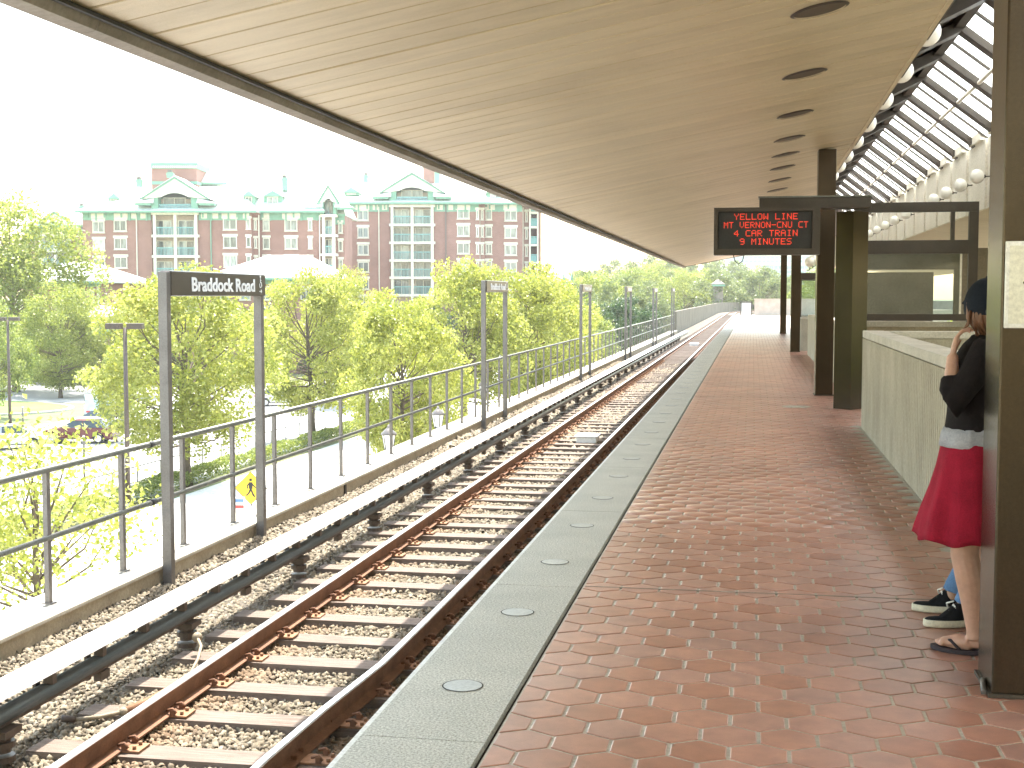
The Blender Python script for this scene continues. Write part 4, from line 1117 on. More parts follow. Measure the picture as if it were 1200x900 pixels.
# low fence behind the hedge
fe = thing("street_fence", "low thin metal fence between the hedge and the street", "fence", (0, 0, 0))
fp = MB(); fp.box(-.025, .025, -.025, .025, 0.0, 1.1); fpm = fp.mesh("fence_post", m_railing)
fx = lambda y: -28.9 + (y - 40) * 0.0125 * 1.6
y = 34
while y < 118: link("fence_post", fpm, fe, (fx(y), y, G + .13)); y += 2.4
m = MB(); m.tube([(fx(34), 34, G + 1.22), (fx(118), 118, G + 1.22)], .028, 6); m.build("fence_rail", m_railing, fe)
m = MB(); m.tube([(fx(34), 34, G + .5), (fx(118), 118, G + .5)], .018, 6); m.build("fence_rail", m_railing, fe)

# ---- lamp posts
def lamp(px, d, heads, label, H=7.9):
    p = on_ground(px, d); t = thing("street_lamp", label, "street lamp", p, YAW)
    m = MB(); m.tube([(0, 0, -.05), (0, 0, H - .1)], [.12, .085], 10); m.build("pole", m_insul, t)
    m = MB(); m.tube([(0, 0, -.02), (0, 0, .3)], [.2, .18], 12); m.build("pole_base", m_conc_top, t)
    for s in heads:
        m = MB(); m.box(min(s * .12, s * .8), max(s * .12, s * .8), -.2, .2, H - .17, H + .08); m.build("lamp_head", m_insul, t, bevel=.02)
    return t
lamp(147, 57, (-1, 1), "tall lamp post with two flat rectangular heads left of the nearest name board", top_z(381, 57) - G)
lamp(10, 92, (1, -1), "tall lamp post at the left edge standing by the grass island", top_z(373, 92) - G)
def lantern(px, d, cy, label):
    p = on_ground(px, d, G + .1); zc = top_z(cy, d) - p.z; t = thing("lantern_post", label, "lantern", p)
    m = MB(); m.tube([(0, 0, 0), (0, 0, .5), (0, 0, .55), (0, 0, zc - .42)], [.12, .1, .06, .04], 10); m.build("post", m_black, t)
    m = MB(); m.prism([(.17 * math.cos(a), .17 * math.sin(a)) for a in [PI / 3 * i for i in range(6)]], 0, .01)
    m.v = []; m.f = []; m.sm = []
    lo = [(.13 * math.cos(PI / 3 * i), .13 * math.sin(PI / 3 * i), zc - .32) for i in range(6)]; hi = [(.21 * math.cos(PI / 3 * i), .21 * math.sin(PI / 3 * i), zc + .12) for i in range(6)]
    m.add(lo + hi, [tuple(range(6))[::-1], tuple(range(6, 12))] + [(i, (i + 1) % 6, 6 + (i + 1) % 6, 6 + i) for i in range(6)]); m.build("lantern_glass", m_white, t)
    m = MB()
    for i in range(6): m.tube([Vector(lo[i]) * 1.0, Vector(hi[i])], .014, 5)
    m.tube([(0, 0, zc - .44), (0, 0, zc - .32)], [.05, .15], 10)
    m.build("lantern_frame", m_black, t)
    m = MB(); m.tube([(0, 0, zc + .12), (0, 0, zc + .16), (0, 0, zc + .30), (0, 0, zc + .34), (0, 0, zc + .42)], [.25, .24, .09, .05, .03], 12); m.build("lantern_roof", m_post, t)
lantern(455, 39.5, 514, "black street lantern with a white glass body, left of the pair beyond the railing")
lantern(513, 46, 490, "black street lantern with a white glass body, right of the pair beyond the railing")
lantern(566, 62, 455, "small distant street lantern behind the railing near the second name board")
# ---- pedestrian sign
p = on_ground(292, 43.5, G + .1); t = thing("pedestrian_sign", "yellow diamond warning sign with a black walking figure", "road sign", p, YAW - .12)
zc = top_z(572, 43.5) - p.z
m = MB(); m.tube([(0, .03, 0), (0, .03, zc + .3)], .03, 6); m.build("post", m_post, t)
def rsq(r, s): return [(r, 0), (0, r), (-r, 0), (0, -r)]
m = MB(); m.prism([(a, b + zc) for a, b in rsq(.56, 0)], -.012, 0.0, axis='y'); m.build("sign_plate", m_black, t)
m = MB(); m.prism([(a, b + zc) for a, b in rsq(.53, 0)], -.018, -.0125, axis='y'); m.build("sign_face", m_yellow, t)
m = MB()
def bar(a, b, w):
    a = Vector((a[0], -.022, a[1] + zc)); b = Vector((b[0], -.022, b[1] + zc)); tt = (b - a).normalized(); nn = Vector((-tt.z, 0, tt.x)) * w / 2; e = Vector((0, .0035, 0))
    vs = [a + nn, a - nn, b - nn, b + nn]; m.add(vs + [v + e for v in vs], [(0, 1, 2, 3), (7, 6, 5, 4), (0, 4, 5, 1), (1, 5, 6, 2), (2, 6, 7, 3), (3, 7, 4, 0)])
bar((.0, .2), (.0, -.02), .13); bar((0, -.02), (.1, -.26), .06); bar((.1, -.26), (.15, -.27), .05); bar((0, -.02), (-.06, -.16), .06); bar((-.06, -.16), (-.15, -.25), .05)
bar((.02, .18), (.12, .06), .045); bar((.12, .06), (.17, .02), .04); bar((-.02, .18), (-.12, .08), .045); bar((-.12, .08), (-.1, -.02), .04); bar((-.045, .28), (.045, .28), .09)
m.build("walking_figure", m_black, t)
p = on_ground(276, 42, G + .1); t = thing("notice_sign", "small white notice with a blue and a red band left of the yellow diamond sign", "notice", p, YAW)
zc = top_z(592, 42) - p.z
m = MB(); m.tube([(-.13, .02, 0), (-.13, .02, zc + .25)], .02, 6); m.tube([(.13, .02, 0), (.13, .02, zc + .25)], .02, 6); m.build("legs", m_post, t)
m = MB(); m.box(-.24, .24, -.012, 0, zc - .27, zc + .27); pl_ = m.build("board", m_white, t)
m_blue = M_flat("blue print", (.1, .2, .45)); m_red = M_flat("red print", (.5, .06, .05))
m = MB(); m.box(-.2, .2, -.016, -.0125, zc + .1, zc + .2); m.build("blue_band", m_blue, pl_)
m = MB(); m.box(-.2, .2, -.016, -.0125, zc - .1, zc + 0.0); m.build("red_band", m_red, pl_)
for i, (px, d, h) in enumerate(((96, 66, 2.2), (25, 93, 1.4), (352, 98, 2.6))):
    t = thing("marker_post", ["thin grey post standing in the street behind the sapling", "short pale post on the grass island", "thin post beyond the fence near the forked tree"][i], "post", on_ground(px, d))
    m = MB(); m.tube([(0, 0, 0), (0, 0, h)], .06, 8); m.build("post", m_post, t)
    m = MB(); m.tube([(0, 0, h), (0, 0, h + .08)], [.075, .03], 8); m.build("cap", m_cover, t)

# ================================================================== CARS
def make_car(name, label, paint, van=False):
    t = thing(name, label, "van" if van else "car")
    L, W = 4.6, 1.76
    if van: prof = [(-2.3, .35), (-2.3, 1.0), (-2.2, 1.75), (-1.9, 1.88), (.75, 1.88), (1.45, 1.15), (2.2, .92), (2.3, .6), (2.28, .35)]
    else: prof = [(-2.3, .38), (-2.32, .75), (-2.22, .95), (-1.55, 1.0), (-.3, 1.02), (1.0, .98), (2.0, .84), (2.28, .66), (2.3, .38)]
    def arch(cx):
        return [(cx + .37 * math.cos(a), .34 + .37 * math.sin(a)) for a in [PI * i / 8 for i in range(0, 9)]]
    low = [(-2.3, .22)] + [(x, max(z, .22)) for x, z in reversed(arch(-1.4))] + [(x, max(z, .22)) for x, z in reversed(arch(1.42))] + [(2.28, .22)]
    poly = low + prof[::-1][0:]
    bmx = bmesh.new()
    rows = []
    for (yy, ins) in ((-W / 2 + .06, .06), (-W / 2, 0), (W / 2, 0), (W / 2 - .06, .06)):
        pass
    n = len(poly)
    vs = []
    for yy, q in ((-W / 2, 1), (W / 2, 1)):
        for x, z in poly: vs.append((x, yy * (1 - .05 * max(z - .7, 0)), z))
    m = MB(); m.add(vs, [tuple(range(n)), tuple(range(n, 2 * n))[::-1]] + [(i, n + i, n + (i + 1) % n, (i + 1) % n) for i in range(n)])
    m.build("body", paint, t, bevel=.05)
    if not van:
        g0 = [(-1.75, .99), (-1.2, 1.40), (.25, 1.43), (1.05, 1.0)]
        m = MB(); w0, w1 = W / 2 - .07, W / 2 - .24
        vs = [(x, -(w0 if z < 1.1 else w1), z) for x, z in g0] + [(x, (w0 if z < 1.1 else w1), z) for x, z in g0]
        m.add(vs, [(0, 1, 2, 3), (7, 6, 5, 4), (0, 4, 5, 1), (1, 5, 6, 2), (2, 6, 7, 3)]); m.build("cabin_glass", m_carglass, t)
        m = MB(); vs = [(-1.22, -w1, 1.405), (.27, -w1, 1.435), (.27, w1, 1.435), (-1.22, w1, 1.405)]
        m.add(vs + [(a, b, c + .035) for a, b, c in vs], [(0, 1, 2, 3)[::-1], (4, 5, 6, 7), (0, 1, 5, 4), (1, 2, 6, 5), (2, 3, 7, 6), (3, 0, 4, 7)])
        m.build("roof", paint, t, bevel=.012)
        for x0, x1 in ((-.42, -.36),):
            m = MB()
            for s in (-1, 1): m.add([(x0, s * (w0 + .006), 1.0), (x1, s * (w0 + .006), 1.0), (x1, s * (w1 + .006), 1.42), (x0, s * (w1 + .006), 1.42)], [(0, 1, 2, 3)])
            m.build("door_pillar", paint, t)
    else:
        m = MB()
        for s in (-1, 1): m.box(-2.0, .7, min(s * W / 2 * .955, s * W / 2 * .985), max(s * W / 2 * .955, s * W / 2 * .985), 1.15, 1.68)
        m.build("side_window", m_carglass, t)
        m = MB(); m.add([(.80, -.72, 1.84), (1.43, -.78, 1.2), (1.43, .78, 1.2), (.80, .72, 1.84), (.82, -.72, 1.86), (1.45, -.78, 1.22), (1.45, .78, 1.22), (.82, .72, 1.86)], [(0, 1, 2, 3), (7, 6, 5, 4), (0, 4, 5, 1), (2, 6, 7, 3), (1, 5, 6, 2), (0, 3, 7, 4)]); m.build("windscreen", m_carglass, t)
    for x in (-1.4, 1.42):
        for s in (-1, 1):
            m = MB(); y0, y1 = sorted((s * (W / 2 - .2), s * (W / 2 + .005))); m.tube([(x, y0, .33), (x, y1, .33)], .325, 20, smooth=False); w = m.build("wheel", m_tyre, t)
            m = MB(); y0, y1 = sorted((s * (W / 2 + .006), s * (W / 2 + .02))); m.tube([(x, y0, .33), (x, y1, .33)], .21, 16, smooth=False); m.build("rim", m_rim, w)
    for s in (-1, 1):
        m = MB(); m.box(2.2, 2.31, min(s * .5, s * .78), max(s * .5, s * .78), .62, .74); m.build("headlight", m_white, t)
        m = MB(); m.box(-2.335, -2.25, min(s * .5, s * .8), max(s * .5, s * .8), .74, .88); m.build("tail_light", m_red, t)
    m = MB(); m.box(-2.34, 2.33, -W / 2 + .1, W / 2 - .1, .26, .42); m.build("bumper", m_post, t)
    return t
m_maroon = M_flat("maroon car paint", (.12, .025, .03), .25); m_silver = M_flat("silver car paint", (.55, .57, .58), .3, metal=.4)
m_carwhite = M_flat("white car paint", (.78, .78, .78), .25); m_ltblue = M_flat("pale blue car paint", (.45, .6, .68), .3)
def park(t, px, d, rz): t.location = on_ground(px, d, G - .01); t.rotation_euler = (0, 0, rz)
c1_ = make_car("parked_car", "maroon car parked behind the sapling with its rear wheel showing", m_maroon); park(c1_, 92, 83.5, YAW + PI)
c2_ = make_car("parked_car", "white car half hidden behind the maroon car", m_carwhite); park(c2_, 118, 91, YAW + 2.6)
c3_ = make_car("parked_van", "pale blue van near the grass island under the tree branches", m_ltblue, True); park(c3_, 112, 99, YAW + 1.9)
c4_ = make_car("parked_car", "white car at the left edge of the parking area", m_silver); park(c4_, 8, 80, YAW + .3)
c5_ = make_car("parked_car", "silver car on the street under the forked tree", m_carwhite); park(c5_, 330, 112, YAW + .2)
c6_ = make_car("parked_car", "pale silver car right of the forked tree on the street", m_silver); park(c6_, 520, 122, YAW + .3)

# ================================================================== APARTMENTS
class Bld:
    def __init__(s, name, label, D, cat="building"):
        s.D = D; s.t = thing(name, label, cat)
        s.M = Matrix((( RTH.x, FWH.x, 0, 0), (RTH.y, FWH.y, 0, 0), (0, 0, 1, EYE), (0, 0, 0, 1)))
    def x(s, px): return (px - 600) / FPX * s.D / (math.cos(PIT) + 170 / FPX * math.sin(PIT))
    def z(s, py): return top_z(py, s.D) - EYE
    def box(s, m, px0, px1, py0, py1, o0, o1):
        k = (s.D + o0) / s.D
        m.box(s.x(px0) * k, s.x(px1) * k, s.D + o0, s.D + o1, s.z(py1) * k if py1 is not None else G - EYE, s.z(py0) * k, s.M)
    def part(s, name, mat, *bx, parent=None):
        m = MB()
        for b in bx: s.box(m, *b)
        return m.build(name, mat, parent or s.t)
    def poly(s, name, mat, pts, faces, parent=None):
        k = (s.D + min(p[2] for p in pts)) / s.D
        m = MB(); m.add([s.M @ Vector((s.x(a) * k, s.D + o, s.z(b) * k)) for a, b, o in pts], faces); return m.build(name, mat, parent or s.t)
    def window(s, px, py, w, h, o, kind=2):
        m = MB(); e = 1.0
        a, b, c, d = px - w / 2, px + w / 2, py - h / 2, py + h / 2
        for bb in ((a, a + e, c, d), (b - e, b, c, d), (a + e, b - e, c, c + e), (a + e, b - e, d - e, d)): s.box(m, *bb, o - .12, o + .02)
        if kind == 2: s.box(m, px - .4, px + .4, c + e, d - e, o - .10, o + .02)
        wo = m.build("window", m_cream, s.t)
        s.part("window_pane", m_pane, (a + e, b - e, c + e, d - e, o - .05, o - .01), parent=wo)
        s.part("lintel", m_cream, (a - 1, b + 1, c - 3.0, c - .3, o - .16, o + .02), parent=wo)
        s.part("sill", m_cream, (a - .6, b + .6, d + .2, d + 1.0, o - .2, o + .02), parent=wo)
    def band(s, px0, px1, py, o, panels=()):
        s.part("trim_band", m_teal, (px0, px1, py, py + 10, o - .10, o))
        for a, b in panels: s.part("cream_panel", m_cream, (a, b, py + 2.0, py + 8, o - .18, o - .102))
        m = MB(); n = max(1, int((px1 - px0) / 9))
        for i in range(n):
            c = px0 + (i + .5) * (px1 - px0) / n
            s.box(m, c - .9, c + .9, py - .5, py + 7 + 3.5 * (i % 2), o - .30, o - .185)
        if n: m.build("brackets", m_teal, s.t)['kind'] = 'stuff'
    def bay(s, px0, px1, slabs, o, gy, gp, spread, arch, mid=True, last=None):
        "white balcony stack with a gable on top; slabs: rows of the floor slabs, first one is the top balcony"
        w = px1 - px0
        s.part("balcony_back_wall", m_inner, (px0, px1, gy + 2, last or 372, o + 1.6, o + 1.9))
        for i, py in enumerate(slabs):
            sb = s.part("balcony_slab", m_cream, (px0 - 1.5, px1 + 1.5, py, py + 3, o - .35, o + 1.5))
            sbot = py
            m = MB(); a, b = (px0 + 2, px1 - 2) if i else (px0 + 8, px1 - 8)
            k = max(1, int((b - a) / 1.6))
            for q in range(k + 1): c = a + (b - a) * q / k; s.box(m, c - .22, c + .22, py - 8, py, o - .20, o - .12)
            s.box(m, a, b, py - 9, py - 8.01, o - .24, o - .08)
            m.build("balcony_railing", m_teal_rail, sb)
            c = [px0 + w * .25, px0 + w * .75] if (mid and i) else [px0 + w * .5]
            for q in c:
                ww = w * .36 if (mid and i) else w * .5
                dr = s.part("balcony_door", m_cream, (q - ww / 2, q - ww / 2 + 1.0, py - 16, py, o + 1.5, o + 1.59), (q + ww / 2 - 1, q + ww / 2, py - 16, py, o + 1.5, o + 1.59), (q - .4, q + .4, py - 16, py, o + 1.5, o + 1.59), (q - ww / 2, q + ww / 2, py - 17, py - 16.02, o + 1.5, o + 1.59))
                s.part("door_glass", m_pane, (q - ww / 2 + 1.0, q - .4, py - 16, py, o + 1.54, o + 1.58), parent=dr); s.part("door_glass", m_pane, (q + .4, q + ww / 2 - 1, py - 16, py, o + 1.54, o + 1.58), parent=dr)
        xs = [px0 + 2, px1 - 2] + ([(px0 + px1) / 2] if mid else [])
        for q in xs: s.part("balcony_post", m_cream, (q - 1.6, q + 1.6, slabs[0] + 3.05, last or 372, o - .3, o + .1))
        # teal cheeks, arch and gable
        y1 = slabs[0]; ck = min(7, w * .16)
        s.part("gable_cheek", m_teal, (px0 - 1, px0 + ck, gy, y1 - .1, o - .2, o + 1.5)); s.part("gable_cheek", m_teal, (px1 - ck, px1 + 1, gy, y1 - .1, o - .2, o + 1.5))
        cx = (px0 + px1) / 2; A = []
        n = 12
        for i in range(n + 1): u = -1 + 2 * i / n; A.append((cx + u * (w / 2 - ck), gy + 2 - min(7, (gy - gp) * .3) * (1 - u * u)))
        outer = [(px0 - spread, gy + 1), (cx, gp), (px1 + spread, gy + 1)]
        V = []; Fc = []
        up = [(px0 - spread + (cx - px0 + spread) * i / 6, gy + 1 + (gp - gy - 1) * i / 6) for i in range(7)] + [(cx + (px1 + spread - cx) * i / 6, gp + (gy + 1 - gp) * i / 6) for i in range(1, 7)]
        lo = [(px0 - spread, gy + 1)] + A[1:-1] + [(px1 + spread, gy + 1)]
        lo = [(up[i][0] if i in (0, 12) else A[i][0] * 1.0, (gy + 2.2) if i in (0, 12) else A[i][1]) for i in range(13)]
        for oo in (o - .45, o - .1):
            V += [(a, b, oo) for a, b in up] + [(a, b, oo) for a, b in lo]
        k = 13
        for i in range(12): Fc += [(i, i + 1, k + i + 1, k + i), (2 * k + i, 3 * k + i, 3 * k + i + 1, 2 * k + i + 1), (i, 2 * k + i, 2 * k + i + 1, i + 1), (k + i, k + i + 1, 3 * k + i + 1, 3 * k + i)]
        s.poly("gable_front", m_cream, V, Fc)
        e = 1.5
        V = []
        for oo in (o - .7, o + 9): V += [(px0 - spread - 3, gy + 2.5, oo), (cx, gp - 1.2, oo), (px1 + spread + 3, gy + 2.5, oo), (cx, gp - 2.6, oo)]
        s.poly("gable_roof", m_roof, V, [(0, 1, 5, 4), (1, 2, 6, 5), (0, 4, 7, 3), (3, 7, 6, 2), (0, 3, 1), (1, 3, 2), (4, 5, 7), (5, 6, 7)])
        for sg, xx in ((-1, px0), (1, px1)):
            V = [(xx + sg * -1, gy + .5, o - .2), (xx + sg * 21, gy + 6, o - .9), (xx + sg * 3, gy + 1, o + 3), (xx + sg * -1, gy + 7, o - .9), (xx + sg * 21, gy + 7.2, o - .9), (xx + sg * 21, gy + 7.2, o + 3), (xx - sg, gy + 7, o + 3)]
            s.poly("side_canopy", m_roof, V, [(0, 1, 2), (3, 4, 1, 0), (1, 4, 5, 2), (3, 6, 5, 4), (0, 2, 6, 3)])
            a_, b_ = sorted((xx + sg * 2, xx + sg * 20.5)); s.part("canopy_trim", m_teal, (a_, b_, gy + 7.25, gy + 9.5, o - .8, o - .0))
        V = []
        for oo in (o - .62, o - .46): V += [(px0 - spread - 2, gy + 2.6, oo), (cx, gp - .6, oo), (px1 + spread + 2, gy + 2.6, oo), (px1 + spread, gy + 3, oo), (cx, gp + 1.2, oo), (px0 - spread, gy + 3, oo)]
        s.poly("gable_trim", m_teal, V, [(0, 1, 4, 5), (1, 2, 3, 4), (6, 11, 10, 7), (7, 10, 9, 8), (0, 6, 7, 1), (1, 7, 8, 2), (5, 4, 10, 11), (4, 3, 9, 10)])
    def hip(s, px0, px1, eave, r0, r1, ridge, o0, o1, name="roof", mat=None):
        om = (o0 + o1) / 2
        V = [(px0, eave, o0), (px1, eave, o0), (px1, eave, o1), (px0, eave, o1), (r0, ridge, om), (r1, ridge, om), (px0, eave + 2.2, o0), (px1, eave + 2.2, o0), (px1, eave + 2.2, o1), (px0, eave + 2.2, o1)]
        r = s.poly(name, mat or m_roof, V, [(0, 1, 5, 4), (1, 2, 5), (2, 3, 4, 5), (3, 0, 4), (6, 7, 1, 0), (7, 8, 2, 1), (8, 9, 3, 2), (9, 6, 0, 3), (9, 8, 7, 6)])
        s.part("gutter", m_teal, (px0 - .5, px1 + .5, eave + 1.0, eave + 3.0, o0 - .25, o0 - .02), parent=r)
        return r
    def chimney(s, px, y0, y1, w=5, o=5):
        c = s.part("chimney", m_teal, (px - w / 2, px + w / 2, y0 + 3, y1, o, o + .8)); s.part("chimney_cap", m_post, (px - w / 3, px + w / 3, y0, y0 + 2.9, o + .1, o + .7), parent=c)
        s.part("chimney_collar", m_teal, (px - w / 2 - .5, px + w / 2 + .5, y0 + 4, y0 + 6, o - .08, o + .88), parent=c)
    def dormer(s, px, y0, y1, w, o):
        d = s.part("dormer", m_teal, (px - w / 2 + 2, px + w / 2 - 2, y0 + 6, y1, o, o + 3))
        V = []
        for oo in (o - .5, o + 4.5): V += [(px - w / 2, y0 + 7, oo), (px, y0, oo), (px + w / 2, y0 + 7, oo)]
        s.poly("dormer_roof", m_roof, V, [(0, 1, 4, 3), (1, 2, 5, 4), (0, 3, 5, 2), (3, 4, 5)], parent=d)
        s.poly("dormer_gable", m_teal, [(px - w / 2, y0 + 7, o - .52), (px, y0, o - .52), (px + w / 2, y0 + 7, o - .52), (px - w / 2 + 3, y0 + 6.6, o - .6), (px, y0 + 2, o - .6), (px + w / 2 - 3, y0 + 6.6, o - .6)], [(0, 1, 4, 3), (1, 2, 5, 4), (0, 3, 5, 2), (3, 4, 5)], parent=d)
        s.part("dormer_window", m_cream, (px - w / 4, px + w / 4, y0 + 7.5, y1 - 1, o - .1, o - .01), parent=d)
        s.part("dormer_pane", m_pane, (px - w / 4 + 1, px - .5, y0 + 8.5, y1 - 2, o - .16, o - .11), parent=d); s.part("dormer_pane", m_pane, (px + .5, px + w / 4 - 1, y0 + 8.5, y1 - 2, o - .16, o - .11), parent=d)
    def pipe(s, px, y0, o, mat=None): s.part("downpipe", mat or m_cream, (px - .5, px + .5, y0, None, o - .25, o - .05))
A = Bld("apartment_building", "left wing of the brick apartment block with seafoam trim and a square roof tower", 190)
A.part("wall", m_bwall, (97, 178, 248, None, 0, 14)); A.part("wall", m_bwall, (232, 294, 248, None, 0, 14)); A.part("wall", m_bwall, (294, 303, 248, None, 1.5, 14)); A.part("wall", m_bwall, (303, 376, 248, None, 3, 14))
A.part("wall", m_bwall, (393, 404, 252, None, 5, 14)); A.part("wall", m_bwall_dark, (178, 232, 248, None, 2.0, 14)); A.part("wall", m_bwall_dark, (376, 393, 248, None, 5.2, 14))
A.part("wall", m_bwall, (82, 97, 262, None, 8, 20)); A.part("wall", m_bwall_dark, (30, 82, 270, None, 10, 20))
A.part("gable_wall", m_teal, (172, 240, 232, 248.2, 1.92, 3.0)); A.part("upper_wall", m_teal, (30, 84, 268, 282, 9.93, 12))
A.band(98, 177, 248, 0, ((107, 124), (132, 150), (154, 160), (165, 173))); A.band(233, 293, 248, 0, ((236, 243), (247, 256), (260, 279), (285, 292))); A.band(303.5, 376, 248, 3, ((307, 316), (331, 352)))
A.band(393, 404, 253, 5, ())
for i, y in enumerate((265.5, 286.6, 308.6, 331.5, 352)):
    A.window(115.6, y + .4, 14, 13, 0); A.window(141, y - 1.0, 15, 13, 0)
    A.window(269.5, y - 3 + .3 * i, 16, 13.5, 0); A.window(291, y - 3.2 + .3 * i, 5.4, 12, 0, 1); A.window(302 - 2.6, y - 2 + .3 * i, 3.4, 11, 1.5, 1)
    A.window(312, y - 1.6 + .3 * i, 8, 13, 3, 1); A.window(341, y - 1.6 + .2 * i, 15, 13, 3); A.window(363.5, y - 1.6 + .2 * i, 5, 12, 3, 1); A.window(399, y + 1.6, 5, 12, 5, 1)
A.bay(179, 231.5, [248.5, 275, 299, 323, 347], -.3, 231, 208, 13, True)
A.bay(45, 83, [274, 292.5, 312, 331, 350], 8, 263, 249, 6, True)
A.bay(377, 393, [251, 274.5, 297, 319.5, 342], 3.2, 236, 218, 3, True, mid=False)
A.pipe(160, 252, 0); A.pipe(247, 250, 0, m_teal); A.pipe(303.4, 252, 1.5); A.pipe(374.5, 252, 3); A.pipe(95, 268, 8, m_post)
A.hip(88, 300, 246, 196, 266, 213, -1, 16); A.hip(262, 380, 246, 300, 348, 212, 2, 17); A.hip(150, 272, 243, 175, 240, 209, 2, 18); A.hip(28, 112, 263, 62, 95, 244, 7, 20); A.hip(330, 404, 250, 352, 392, 213.5, 4.6, 20)
tw = A.part("tower", m_bwall, (179, 231.5, 196.5, 240, 6, 14)); A.part("tower_cornice", m_teal, (178, 232.5, 190.5, 197.5, 5.85, 14.2), parent=tw); A.part("tower_base_trim", m_teal, (178.4, 232, 212.5, 216, 5.87, 14.1), parent=tw)
m = MB()
for i in range(21): A.box(m, 180.5 + 2.5 * i, 181.8 + 2.5 * i, 194, 196.6, 5.7, 5.84)
m.build("dentils", m_cream, tw)['kind'] = 'stuff'
A.hip(226, 266, 213, 240, 258, 198, 9, 16)
for a in ((334, 205, 223, 6, 7), (163.5, 207, 219, 6, 4), (200, 199, 208, 7, 1), (36, 244, 256, 5, 12), (96, 238, 250, 5, 10)): A.chimney(*a)
A.dormer(320, 223, 241, 25, 4.2); A.dormer(292, 223, 240, 16, 3.0); A.dormer(134, 226, 236, 16, 4)
B = Bld("apartment_building", "right wing of the brick apartment block, the darker red one rising beside the canopy edge", 218)
B.part("wall", m_bwall, (404.5, 457, 238, None, 0, 18)); B.part("wall", m_bwall, (508, 562, 238, None, 0, 18)); B.part("wall", m_bwall, (562, 568, 238, None, 1.5, 18)); B.part("wall", m_bwall, (568, 612.5, 238, None, 3, 18))
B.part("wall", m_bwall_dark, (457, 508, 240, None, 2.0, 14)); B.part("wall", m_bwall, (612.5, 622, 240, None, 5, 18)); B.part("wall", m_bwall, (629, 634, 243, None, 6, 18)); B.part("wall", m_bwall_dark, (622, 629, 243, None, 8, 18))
B.part("gable_wall", m_teal, (452, 514, 224, 239, 1.92, 3.0))
B.band(405, 456, 238, 0, ((417, 433), (437, 443), (448, 454))); B.band(509, 561, 238, 0, ((512, 519), (524, 531), (534, 551))); B.band(568.5, 612, 238, 3, ((571, 580), (590, 606)))
for i in range(6):
    y = 252.0 + 20.2 * i
    B.window(425.5, y + .3, 13, 12, 0); B.window(543, y - 2.0 + .3 * i, 14.5, 12.5, 0); B.window(559.5, y - .5, 3.2, 11, 0, 1); B.window(565.2, y - .3, 3.0, 11, 1.5, 1)
    B.window(572.8, y - .6, 7.5, 12, 3, 1 if i != 2 else 2); B.window(598.5, y + .6, 14.5, 12, 3); B.window(617, y + 2, 3, 11, 5, 1)
B.bay(457.5, 508.5, [239.5, 262, 283, 303.8, 324, 344.5], -.3, 223.5, 203.5, 11, True, last=372)
for i, y in enumerate((248, 265, 286, 307, 328, 349)):
    sb = B.part("balcony_slab", m_cream, (620, 631, y, y + 2.4, 4.4, 8)); m = MB()
    for q in range(6): B.box(m, 621 + 1.7 * q, 621.6 + 1.7 * q, y - 8, y, 4.5, 4.6)
    B.box(m, 620.5, 630.5, y - 9, y - 8.01, 4.45, 4.65); B.box(m, 621, 630, y - 7.5, y - .5, 4.62, 4.66); m.build("balcony_railing", m_teal_rail, sb)
B.part("balcony_post", m_cream, (620, 622, 243, None, 4.2, 4.6)); B.part("balcony_post", m_cream, (629.5, 631, 243, None, 4.2, 4.39))
B.pipe(444, 242, 0); B.pipe(522.5, 240, 0, m_post); B.pipe(613, 243, 4.9); B.pipe(562.2, 243, 1.4)
B.hip(400, 575, 236, 466, 545, 208, -1, 18); B.hip(545, 636, 236.5, 560, 618, 206, 2.2, 20); B.hip(430, 530, 234, 452, 508, 203, 2, 20)
for a in ((429, 202, 214, 5, 6), (512.5, 194, 215, 6, 4)): B.chimney(*a)
B.dormer(412, 219, 229, 22, 2.2); B.dormer(580.5, 219, 234, 24, 4.2)
tw = B.part("tower", m_bwall, (496, 509, 196, 230, 8, 18)); B.part("tower_cornice", m_teal, (495.5, 509.5, 191, 196.4, 7.9, 18.1), parent=tw)
# low white roofed buildings in front
Cb = Bld("low_building", "low brick building with a white hip roof at the left behind the big tree", 150)
Cb.part("wall", m_bwall, (25, 117, 332, None, 0, 18)); Cb.hip(14, 124, 329, 40, 72, 304, -1.5, 20); Cb.part("corner_post", m_cream, (112, 115, 332, 359, -.1, -.005)); Cb.part("trim_band", m_teal, (26, 117, 332, 336, -.12, -.002)); Cb.window(106, 348, 6, 14, 0)
Db = Bld("low_building", "building with a broad white hip roof right behind the name board", 158)
Db.part("wall", m_bwall, (246, 382, 328, None, 0, 22)); Db.hip(234, 388, 325, 291, 342, 295, -1.5, 24); Db.part("trim_band", m_teal, (247, 381, 328, 333, -.1, -.002))
for q in range(5): Db.window(262 + 24 * q, 345, 13, 13, 0)
Eb = Bld("kiosk", "small seafoam kiosk with a white gable roof under the trees", 125, "kiosk")
Eb.part("wall", m_teal, (96, 122, 372, 392, 0, 4)); Eb.hip(92, 134, 371, 104, 122, 358, -.5, 5); Eb.part("window_row", m_cream, (99, 119, 376, 384, -.06, -.002)); Eb.part("pane", m_pane, (100, 118, 377, 383, -.09, -.062))
Fb = Bld("awning_shop", "teal awning on a shop front half hidden under the big tree", 142, "shop")
Fb.part("wall", m_bwall, (28, 60, 400, None, 0, 5)); Fb.poly("awning", m_teal, [(26, 403, -1.5), (58, 403, -1.5), (58, 396, 0), (26, 396, 0), (26, 404, -1.5), (58, 404, -1.5), (58, 397, 0), (26, 397, 0)], [(0, 1, 2, 3), (7, 6, 5, 4), (0, 4, 5, 1), (1, 5, 6, 2), (2, 6, 7, 3), (3, 7, 4, 0)])
Fb.part("awning_stripe", m_white, (33, 46, 399.5, 402.6, -1.62, -1.52))
